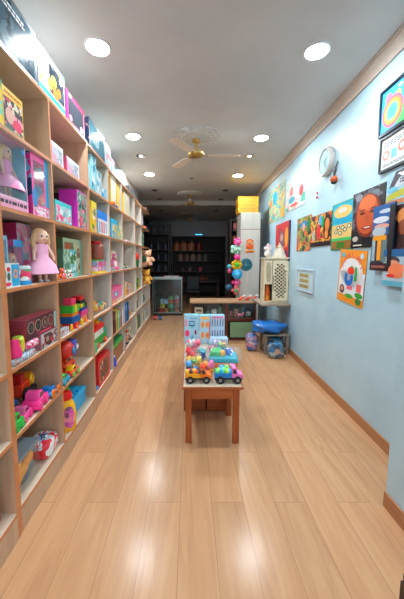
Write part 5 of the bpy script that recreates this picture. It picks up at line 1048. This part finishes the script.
def p_rainbow(mb, w, h, y):
    R(mb, w, h, 0, 1, .08, .92, y, C(70, 170, 225)); D_(mb, w, h, .95, .3, .4, .24, y, C(90, 190, 110), 1) if 0 else R(mb, w, h, .62, 1, .08, .42, y, C(90, 195, 110), 1)
    D_(mb, w, h, .7, .84, .09, .035, y, C(245, 245, 250), 2)
    D_(mb, w, h, .28, .74, .13, .1, y, C(240, 130, 150), 2); D_(mb, w, h, .62, .68, .13, .09, y, C(245, 190, 110), 2)
    for i, (c, r) in enumerate((((236, 110, 140), .40), ((246, 150, 90), .34), ((250, 220, 90), .28), ((120, 215, 190), .22), ((90, 190, 220), .14))): D_(mb, w, h, .45, .42, r, r * .8, y, C(*c), 3 + i)
poster('framed_picture', 'framed blue picture of a rainbow ring with pink and yellow shapes, high on right wall', 'picture', 382.5, 412, 81, 128.5, p_rainbow, C(70, 170, 225), frame=(fr, .02))
def p_txt(mb, w, h, y):
    R(mb, w, h, .0, 1, .08, .92, y, C(226, 226, 220)); text_bars(mb, -w * .4, w * .4, h * .68, h * .84, y - .0006, C(90, 90, 100), 3, 3); text_bars(mb, -w * .4, w * .4, h * .13, h * .22, y - .0006, C(110, 110, 120), 2, 5)
    D_(mb, w, h, .2, .45, .13, .14, y, C(240, 150, 130), 1); D_(mb, w, h, .2, .45, .07, .08, y, C(226, 226, 220), 2); D_(mb, w, h, .78, .52, .14, .15, y, C(240, 130, 110), 1); D_(mb, w, h, .78, .52, .07, .08, y, C(226, 226, 220), 2); R(mb, w, h, .4, .6, .3, .55, y, C(120, 190, 210), 1)
poster('framed_picture', 'dark framed white certificate with coral letters under the rainbow picture', 'picture', 382.5, 412, 131, 167, p_txt, C(226, 226, 220), frame=(fr, .016))
def p_face(mb, w, h, y):
    R(mb, w, h, 0, 1, 0, 1, y, prt([(34, 30, 34), (50, 44, 48), (28, 24, 30), (110, 110, 120)], 9)); D_(mb, w, h, .52, .55, .4, .38, y, C(120, 50, 26), 1); D_(mb, w, h, .5, .57, .34, .34, y, C(196, 90, 44), 2); D_(mb, w, h, .5, .76, .26, .13, y, C(222, 120, 70), 3)
    for a in (.36, .68): D_(mb, w, h, a, .60, .09, .025, y, C(90, 40, 26), 3); D_(mb, w, h, a, .655, .11, .014, y, C(110, 52, 34), 3)
    mb.plate([(w * .0, h * .62), (w * .06, h * .45), (-w * .03, h * .45)], y - .0024, C(176, 84, 50)); D_(mb, w, h, .53, .34, .16, .03, y, C(130, 40, 34), 3); D_(mb, w, h, .53, .345, .11, .014, y, C(236, 206, 190), 4)
    R(mb, w, h, .0, .2, .1, .3, y, C(20, 20, 24), 3); D_(mb, w, h, .16, .16, .1, .05, y, C(200, 190, 180), 4); R(mb, w, h, .0, .9, .02, .08, y, C(24, 22, 26), 5); R(mb, w, h, .1, .4, .03, .055, y, C(226, 216, 200), 6)
    D_(mb, w, h, .22, .9, .12, .06, y, C(150, 150, 160), 1); D_(mb, w, h, .7, .9, .15, .05, y, C(120, 130, 140), 1)
poster('wall_poster', 'dark poster filled by a glowing orange elderly face', 'poster', 353.6, 385.5, 189, 247, p_face, C(30, 28, 32), lift=.008)
def p_T(mb, w, h, y):
    R(mb, w, h, 0, 1, .55, 1, y, C(30, 90, 150)); D_(mb, w, h, .4, .78, .38, .05, y, C(220, 226, 230), 1); D_(mb, w, h, .6, .9, .3, .03, y, C(200, 214, 226), 1); D_(mb, w, h, .45, .68, .35, .04, y, C(226, 170, 150), 1); D_(mb, w, h, .35, .6, .33, .08, y, C(190, 200, 205), 2)
    R(mb, w, h, 0, 1, .0, .55, y, C(40, 44, 60)); R(mb, w, h, .8, 1, .0, .97, y, C(30, 24, 26), 3); R(mb, w, h, .05, .2, .15, .5, y, C(170, 190, 200), 1); R(mb, w, h, .5, .75, .14, .5, y, C(110, 130, 130), 1)
    R(mb, w, h, .08, .72, .47, .54, y, C(244, 165, 40), 4); R(mb, w, h, .32, .50, .16, .54, y, C(244, 165, 40), 5); R(mb, w, h, 0, .8, 0, .12, y, C(50, 26, 34), 6); text_bars(mb, -w * .4, w * .25, h * .03, h * .1, y - .0048, C(180, 110, 100), 1, 4)
poster('wall_poster', 'narrow poster with a big yellow letter T under a blue cloudy sky', 'poster', 376.8, 398.5, 205, 271, p_T, C(40, 60, 90), th=.01, lift=.03)
def p_dark(mb, w, h, y):
    R(mb, w, h, 0, 1, 0, 1, y, C(60, 34, 30)); D_(mb, w, h, .62, .72, .3, .2, y, C(226, 150, 90), 1); D_(mb, w, h, .62, .52, .24, .16, y, C(150, 80, 50), 2); D_(mb, w, h, .3, .4, .2, .3, y, C(30, 20, 24), 2)
poster('wall_poster', 'dark brown poster with an orange face at the right picture edge', 'poster', 388.5, 420, 204, 252, p_dark, C(50, 30, 28), lift=.014)
def p_mount(mb, w, h, y):
    mb.plate([(-w * .42, h * .55), (w * .5, h * .7), (w * .5, h * .98), (-w * .2, h * .98)], y, C(70, 60, 76)); mb.plate([(-w * .3, h * .5), (w * .5, h * .66), (w * .5, h * .92), (0, h * .86)], y - .0006, C(210, 216, 224)); mb.plate([(-w * .46, h * .2), (w * .2, h * .3), (w * .2, h * .5), (-w * .46, h * .36)], y - .0006, C(190, 186, 60))
    D_(mb, w, h, .22, .5, .18, .08, y, C(120, 190, 210), 2); R(mb, w, h, .0, 1, .08, .2, y, C(200, 130, 80), 2); D_(mb, w, h, .85, .5, .15, .12, y, C(30, 60, 110), 3); text_bars(mb, -w * .05, w * .4, h * .62, h * .84, y - .002, C(50, 54, 70), 3, 8)
poster('wall_poster', 'plastic wrapped poster with white peak and yellow field near the right edge', 'poster', 388, 420, 168, 205, p_mount, C(170, 205, 216), lift=.006)
def p_baby(mb, w, h, y):
    R(mb, w, h, 0, 1, 0, 1, y, C(190, 205, 214)); R(mb, w, h, 0, 1, .8, 1, y, C(40, 100, 150), 1); D_(mb, w, h, .35, .68, .22, .13, y, C(70, 60, 66), 1); D_(mb, w, h, .35, .55, .24, .16, y, C(232, 160, 130), 2); D_(mb, w, h, .5, .42, .3, .2, y, C(240, 140, 100), 3); D_(mb, w, h, .3, .28, .15, .05, y, C(216, 60, 50), 4); R(mb, w, h, 0, 1, 0, .14, y, C(110, 180, 200), 1)
poster('wall_packet', 'clear packet with a baby face card hanging below the dark brown poster', 'hanging packet', 388, 420, 249, 287, p_baby, C(190, 205, 214), th=.02, lift=.02)
def p_beach(mb, w, h, y):
    R(mb, w, h, .0, 1, .0, 1, y, C(70, 150, 120)); R(mb, w, h, .05, .95, .52, .98, y, C(60, 185, 205), 1); D_(mb, w, h, .5, .8, .4, .13, y, C(240, 208, 130), 2); D_(mb, w, h, .5, .83, .2, .05, y, C(230, 225, 215), 3); D_(mb, w, h, .5, .62, .42, .06, y, C(40, 170, 205), 3)
    R(mb, w, h, .05, .95, .26, .54, y, C(236, 200, 130), 4); R(mb, w, h, .05, .95, .2, .26, y, C(70, 190, 110), 5); R(mb, w, h, .05, .95, .03, .2, y, C(150, 110, 50), 5); R(mb, w, h, .3, .65, .05, .17, y, C(70, 130, 50), 6)
    for i, (a, b) in enumerate(((.25, .4), (.45, .36), (.65, .42), (.82, .48), (.35, .48), (.55, .47))): D_(mb, w, h, a, b, .09, .045, y, C(110, 120, 90), 6); D_(mb, w, h, a, b, .05, .025, y, C(230, 225, 205), 7)
poster('wall_poster', 'teal and sandy yellow beach scene poster in the middle of the wall', 'poster', 332.3, 354.6, 202, 250, p_beach, C(70, 150, 120))
def p_group(mb, w, h, y):
    R(mb, w, h, 0, 1, 0, 1, y, prt([(226, 140, 60), (130, 60, 40), (70, 120, 70), (40, 40, 60), (200, 90, 60), (244, 190, 100)], 12)); D_(mb, w, h, .82, .55, .17, .4, y, C(40, 26, 30), 1); D_(mb, w, h, .82, .62, .1, .2, y, C(226, 140, 70), 2); D_(mb, w, h, .8, .35, .08, .15, y, C(232, 150, 80), 2)
    D_(mb, w, h, .42, .45, .09, .25, y, C(226, 60, 70), 1); D_(mb, w, h, .5, .8, .08, .15, y, C(90, 170, 220), 1); D_(mb, w, h, .62, .75, .06, .2, y, C(50, 160, 80), 1); D_(mb, w, h, .15, .35, .07, .18, y, C(190, 190, 180), 1); R(mb, w, h, 0, 1, 0, .13, y, C(40, 26, 34), 3); text_bars(mb, -w * .45, w * .4, h * .14, h * .2, y - .0024, C(236, 170, 80), 1, 2)
poster('wall_poster', 'wide orange and dark poster of a crowd of figures left of the beach poster', 'poster', 311.6, 332, 214, 246, p_group, C(120, 60, 40), lift=.005)
def p_gods(mb, w, h, y):
    R(mb, w, h, 0, 1, 0, 1, y, prt([(226, 120, 60), (60, 120, 90), (210, 180, 100), (40, 70, 60), (200, 70, 60), (120, 150, 80)], 13)); D_(mb, w, h, .5, .78, .25, .1, y, C(50, 130, 190), 1); D_(mb, w, h, .5, .7, .1, .12, y, C(226, 180, 150), 2); D_(mb, w, h, .85, .75, .12, .2, y, C(40, 130, 70), 1)
poster('wall_poster', 'small orange and green figure poster next to the wide crowd poster', 'poster', 297.5, 311.2, 217, 251, p_gods, C(150, 90, 60))
def p_notice(mb, w, h, y):
    R(mb, w, h, .04, .96, .04, .96, y, C(196, 220, 228)); 
    for i, b in enumerate((.16, .4, .64)): R(mb, w, h, .15, .75, b, b + .18, y, C(206, 186, 130), 1); text_bars(mb, -w * .32, w * .22, h * (b + .02), h * (b + .14), y - .0012, C(96, 88, 60), 2, i)
poster('notice_card', 'small framed pale notice with three yellow lines of writing', 'notice', 298, 314.6, 269.5, 292, p_notice, C(214, 226, 230), frame=(mat((190, 195, 205), .4), .012))
def p_red(mb, w, h, y):
    R(mb, w, h, 0, 1, 0, 1, y, C(200, 36, 44)); D_(mb, w, h, .5, .5, .2, .3, y, C(120, 90, 110), 1); D_(mb, w, h, .5, .62, .12, .1, y, C(210, 170, 150), 2); D_(mb, w, h, .85, .6, .12, .25, y, C(244, 170, 60), 1); R(mb, w, h, .1, .9, .05, .25, y, C(30, 110, 190), 3); D_(mb, w, h, .3, .8, .12, .1, y, C(160, 20, 40), 1)
poster('wall_poster', 'thick red canvas of a figure on the wall behind the shrine dome', 'poster', 277.5, 290.5, 223, 261, p_red, C(30, 50, 70), th=.03)
def p_a(mb, w, h, y):
    R(mb, w, h, 0, 1, 0, 1, y, prt([(120, 200, 200), (240, 200, 120), (70, 170, 190), (170, 215, 180), (236, 160, 100), (236, 220, 170)], 11)); D_(mb, w, h, .45, .7, .13, .2, y, C(60, 170, 200), 1); D_(mb, w, h, .2, .6, .08, .12, y, C(240, 150, 90), 1); R(mb, w, h, .8, .98, .05, .3, y, C(244, 180, 60), 1)
poster('wall_poster', 'teal and yellow illustrated poster farthest along the wall, left of two high ones', 'poster', 268.6, 285.2, 187, 221, p_a, C(120, 190, 190))
def p_b(mb, w, h, y):
    R(mb, w, h, 0, 1, 0, 1, y, prt([(226, 236, 232), (190, 226, 224), (240, 240, 236), (236, 190, 190), (210, 230, 226)], 10)); D_(mb, w, h, .32, .32, .17, .1, y, C(30, 165, 195), 1); D_(mb, w, h, .8, .45, .1, .16, y, C(226, 70, 80), 1); D_(mb, w, h, .3, .6, .09, .14, y, C(232, 130, 130), 1); R(mb, w, h, .8, .98, .1, .35, y, C(60, 180, 160), 1); R(mb, w, h, 0, .16, .02, .14, y, C(60, 180, 170), 1); D_(mb, w, h, .45, .14, .2, .05, y, C(226, 90, 90), 1)
poster('wall_poster', 'pale poster with cyan and red shapes, right of the two high ones', 'poster', 287, 306.3, 175, 208, p_b, C(220, 232, 230))
# hanging orange education chart, with its heading in an arc
def letters(mb_parent, s, size, cx, cz, rad, a0, a1, y, m):
    for i, ch in enumerate(s):
        cu = bpy.data.curves.new('letter', 'FONT'); cu.body = ch; cu.size = size; cu.align_x = 'CENTER'; cu.extrude = .0004; cu.resolution_u = 2
        tmp = bpy.data.objects.new('letter', cu); COL.objects.link(tmp); dg = bpy.context.evaluated_depsgraph_get(); me = bpy.data.meshes.new_from_object(tmp.evaluated_get(dg))
        a = a0 + (a1 - a0) * i / max(1, len(s) - 1)
        M4 = Matrix.Translation((cx + rad * cos(a), y, cz + rad * sin(a))) @ Matrix.Rotation(-(a - pi / 2), 4, 'Y') @ Matrix.Rotation(pi / 2, 4, 'X')
        mb_parent.add([tuple(v.co) for v in me.vertices], [list(p.vertices) for p in me.polygons], m, M4)
        COL.objects.unlink(tmp); bpy.data.objects.remove(tmp); bpy.data.curves.remove(cu); bpy.data.meshes.remove(me)
def p_chart(mb, w, h, y):
    R(mb, w, h, 0, 1, .62, 1, y, C(246, 160, 60)); R(mb, w, h, 0, 1, 0, .14, y, C(246, 160, 60)); D_(mb, w, h, .5, .58, .42, .27, y, C(244, 240, 240), 1); R(mb, w, h, .04, 1, .14, .6, y, C(240, 240, 242), 1)
    letters(mb, 'WEEKTIMES', w * .13, 0, h * .57, w * .34, 2.75, .4, y - .0016, C(226, 90, 130))
    mb.arc(-w * .07, h * .475, w * .06, w * .17, pi * .75, pi * 2.2, y - .0018, C(30, 110, 190)); D_(mb, w, h, .5, .62, .13, .07, y, C(232, 70, 50), 3); D_(mb, w, h, .52, .69, .05, .015, y, C(70, 150, 60), 4)
    R(mb, w, h, .64, .73, .44, .66, y, C(60, 170, 90), 4); D_(mb, w, h, .68, .67, .05, .03, y, C(60, 170, 90), 5)
    D_(mb, w, h, .2, .24, .1, .085, y, C(50, 40, 40), 4); D_(mb, w, h, .2, .25, .065, .05, y, C(220, 160, 140), 5); R(mb, w, h, .38, .6, .26, .33, y, C(240, 130, 150), 4); R(mb, w, h, .75, .92, .26, .4, y, C(236, 110, 110), 4)
    D_(mb, w, h, .5, .14, .16, .04, y, C(80, 170, 60), 4); D_(mb, w, h, .85, .2, .14, .05, y, C(70, 160, 60), 4); D_(mb, w, h, .85, .09, .1, .06, y, C(50, 130, 70), 4); D_(mb, w, h, .15, .9, .06, .05, y, C(80, 180, 210), 4); D_(mb, w, h, .85, .9, .06, .05, y, C(200, 225, 235), 4)
poster('wall_poster', 'orange and white learning chart hanging lowest on the wall', 'poster', 338.5, 364.5, 250, 304, p_chart, C(246, 160, 60), th=.003, roll=.07, lift=.004)
# wall clock
Yc, zc = onwall(329, 162)
t = T('wall_clock', 'round white wall clock hanging high on the right wall', 'clock', (WX(Yc) - .002, Yc, zc), WROT)
r = .15
MB().lathe([(.0001, 0), (r, 0), (r + .008, .012), (r + .008, .05), (r - .004, .062), (r - .02, .056), (r - .022, .045), (.0001, .045)], mat((206, 200, 192), .4), axis='y', n=36).build('case', t)
MB().lathe([(.0001, .047), (r - .024, .047), (r - .024, .0455), (.0001, .0455)], C(172, 204, 212), axis='y', n=36).build('dial', t, .3)
mb = MB()
for i in range(12):
    a = 2 * pi * i / 12; mb.box(-.0035, .0035, -.0485, -.0475, (r - .042), (r - .028), mat((60, 76, 84), .4), Matrix.Rotation(a, 4, 'Y'))
mb.build('hour_marks', t, 0)
MB().box(-.004, .004, -.0515, -.05, -.01, .06, mat((50, 56, 62), .4), Matrix.Rotation(.9, 4, 'Y')).build('hour_hand', t, 0); MB().box(-.003, .003, -.054, -.053, -.015, .085, mat((50, 56, 62), .4), Matrix.Rotation(2.6, 4, 'Y')).build('minute_hand', t, 0)
Yp, zp = onwall(337.5, 176)
t = T('hanging_charm', 'orange and brown gourd charm hanging at the lower right of clock', 'charm', (WX(Yp) - .045, Yp - .02, zp - .06), WROT)
MB().ell((0, 0, .02), (.04, .038, .038), P(190, 90, 44)).ell((0, 0, -.01), (.03, .03, .02), P(60, 40, 36)).build('gourd', t)
MB().tube([(0, 0, .055), (.012, .0, .10), (.0, .01, .14), (.005, .03, .20)], [.01, .014, .01, .008], P(60, 62, 56)).box(-.03, .03, -.008, .008, .10, .12, P(60, 60, 56)).build('string', t)
for i, (px, y0, y1, y2, lb) in enumerate(((319.5, 180, 197, 0, 'thin thread with red and orange charm hanging below the clock at left'), (324, 180, 196, 0, 'thin pale bare thread hanging below the clock at right'))):
    Yh, z1 = onwall(px, y0); z0 = onwall(px, y1)[1]
    t = T('hanging_thread', lb, 'charm', (WX(Yh) - .02, Yh, z0), WROT); MB().cyl((0, 0, 0), (0, 0, z1 - z0), .002, P(220, 224, 226)).build('thread', t)
    if i == 0: MB().ell((0, 0, .0), (.018, .014, .014), P(226, 40, 60), 10, 6).build('red_charm', t); MB().ell((0, 0, .05), (.014, .012, .016), P(230, 110, 60), 10, 6).build('orange_charm', t)
    else: MB().ell((0, 0, 0), (.006, .006, .012), P(200, 206, 210), 8, 5).build('bead', t)

# ================================================================ dark rear room
dk = wood('dark_shelf_wood', (44, 28, 22), (60, 38, 28), 1, .4, 0)
def rack(name, lb, x0, x1, y, d, z1, lv, nd=0):
    t = T(name, lb, 'shelf unit', (0, y, 0), 0)
    MB().box(x0, x0 + .03, 0, d, 0, z1, dk).build('side_panel', t, 0); MB().box(x1 - .03, x1, 0, d, 0, z1, dk).build('side_panel', t, 0)
    for i in range(nd): xm = x0 + (x1 - x0) * (i + 1) / (nd + 1); MB().box(xm - .012, xm + .012, 0, d - .02, .05, z1 - .03, dk).build('divider', t, 0) if 0 else None
    for z in lv: MB().box(x0 + .0305, x1 - .0305, 0, d - .0105, z - .025, z, dk).build('shelf', t, 0)
    MB().box(x0 + .0305, x1 - .0305, d - .01, d, 0, z1, mat((34, 28, 26), .6)).build('back_panel', t, 0); return t
YB = 11.55
LV = [.1, .55, .98, 1.42, 1.84, 2.42]
rack('rear_rack', 'dark wooden rack of jars and toys along the rear wall', -.74, 1.45, YB, .4, 2.42, LV)
rd = random.Random(12)
def jar(lb, x, y, z, h, c, g='dim jars and toys on the rear rack'):
    t = T('toy_jar', lb, 'jar', (x, y, z), 0, g); w = h * .36
    MB().lathe([(.0001, 0), (w, 0), (w, h * .7), (w * .6, h * .8), (w * .6, h * .82), (.0001, h * .82)], P(*c), n=10).build('jar', t); MB().lathe([(w * .66, h * .822), (w * .66, h), (.0001, h)], P(*[int(v * .5) for v in c]), n=10).build('lid', t)
rows = [(1.84, .40, [(-.55, (220, 130, 95)), (-.25, (226, 150, 120)), (0.05, (232, 160, 120)), (.37, (150, 50, 50))], 'top'), (1.42, .33, [(-.4, (190, 150, 140)), (-.13, (150, 120, 120)), (.12, (190, 160, 150)), (.37, (150, 130, 130)), (.62, (130, 120, 110))], 'second'), (.98, .22, [(-.3, (130, 110, 100)), (.0, (160, 140, 130)), (.42, (220, 100, 120))], 'third'), (.55, .26, [(-.3, (110, 70, 60)), (0, (170, 80, 60)), (.25, (170, 110, 90)), (.5, (190, 110, 90)), (.7, (140, 80, 70))], 'fourth')]
ordn = ['leftmost', 'second from left', 'third from left', 'fourth from left', 'fifth from left']
for z, h, its, nm in rows:
    for i, (x, c) in enumerate(its): jar('dim jar on the %s shelf of the rear rack, %s' % (nm, ordn[i]), x, YB + .16, z + .001, h, c)
rack('rear_rack', 'dark tall rack at the left of the rear room behind showcase', -1.66, -.76, 10.2, .4, 2.40, [.1, .6, 1.05, 1.45, 1.85, 2.40])
for i in range(4):
    tag(MB().box(-.1, .1, -.1, .1, 0, .34, mat((30, 32, 38), .4)).rect(-.06, .06, .1, .24, -.1008, mat((60, 60, 70), .4)).build('black_box', smooth=0, bevel=.006), 'black box on top of the left rear rack, %s' % ['leftmost of four', 'second from left', 'third from left', 'rightmost of four'][i], 'box', 'black boxes on the left rear rack', (-1.5 + .23 * i, 10.38, 2.401), 0)
for r, z in enumerate((1.85, 1.45, 1.05)):
    for i in range(3): jar('dark bluish jar on the left rear rack, %s shelf, %s' % (['upper', 'middle', 'lower'][r], ['left', 'centre', 'right'][i]), -1.42 + .26 * i, 10.36, z + .001, .27, [(60, 70, 90), (80, 80, 86), (70, 60, 70)][(i + r) % 3], 'dark jars on the left rear rack')
# side rack behind the hanging toys
t = rack('side_rack', 'dark side rack between the rear room and the tall cupboard', .98, 1.5, 6.9, .5, 2.45, [.1, .6, 1.1, 1.5, 1.88, 2.2, 2.45])
for i, (z, c, nm) in enumerate(((2.2, (120, 50, 44), 'highest'), (1.88, (150, 60, 50), 'second'), (1.5, (90, 40, 40), 'third'), (1.1, (110, 100, 110), 'fourth'))):
    tag(MB().box(-.14, .14, -.12, .12, 0, .2, prt([c, tuple(int(v * .6) for v in c), tuple(min(255, v + 60) for v in c)], 9)).build('packed_toy', smooth=0, bevel=.004), 'dull red box on the %s shelf of the side rack' % nm, 'toy box', 'boxes on the side rack', (1.2, 7.1, z + .001), 0)
# dim table, chair and cold light
t = T('side_table', 'dark table in the rear room right of the passage', 'table', (.62, 9.6, 0), 0)
MB().box(-.4, .4, 0, .6, .72, .75, mat((70, 64, 60), .3)).build('table_top', t, 0)
for sx in (-.36, .36):
    for yy in (.03, .55): MB().box(sx - .025, sx + .025, yy, yy + .04, 0, .7195, dk).build('leg', t, 0)
t = T('plastic_chair', 'black plastic chair beside the table in the rear room', 'chair', (.1, 9.3, 0), 0)
MB().box(-.22, .22, -.2, .22, .42, .45, mat((24, 26, 32), .4)).build('seat', t, 0, bevel=.01); MB().box(-.21, .21, .2, .235, .46, .9, mat((24, 26, 32), .4)).build('backrest', t, 0, bevel=.015)
for sx in (-.2, .2):
    for yy in (-.18, .2): MB().cyl((sx, yy, 0), (sx, yy, .42), .016, mat((24, 26, 32), .4)).build('leg', t)
t = T('tube_light', 'small cold blue lamp glowing on the rear wall above the rack', 'lamp', (.37, 11.93, 2.50), 0)
MB().box(-.16, .16, 0, .06, 0, .05, mat((60, 66, 70), .4)).build('housing', t, 0); MB().cyl((-.15, -.015, .02), (.15, -.015, .02), .014, mat((70, 190, 240), .4, emit=1.6)).build('tube', t)
# dark chair corner at the bottom right picture edge
t = T('foreground_chair', 'corner of a dark brown chair cut off at the bottom right picture edge', 'chair', (.925, .655, 0), 0)
cb = mat((46, 24, 18), .35)
MB().box(-.2, .2, -.2, .2, .40, .44, cb).build('seat', t, 0, bevel=.012); MB().box(-.19, .19, -.19, .19, .4405, .47, mat((24, 16, 20), .7)).build('cushion', t, 0, bevel=.012)
for sx in (-.18, .18):
    for yy in (-.18, .18): MB().box(sx - .02, sx + .02, yy - .02, yy + .02, 0, .3995, cb).build('leg', t, 0)
MB().box(-.19, .19, .17, .2, .475, .52, cb).build('back_rail', t, 0) if 0 else None
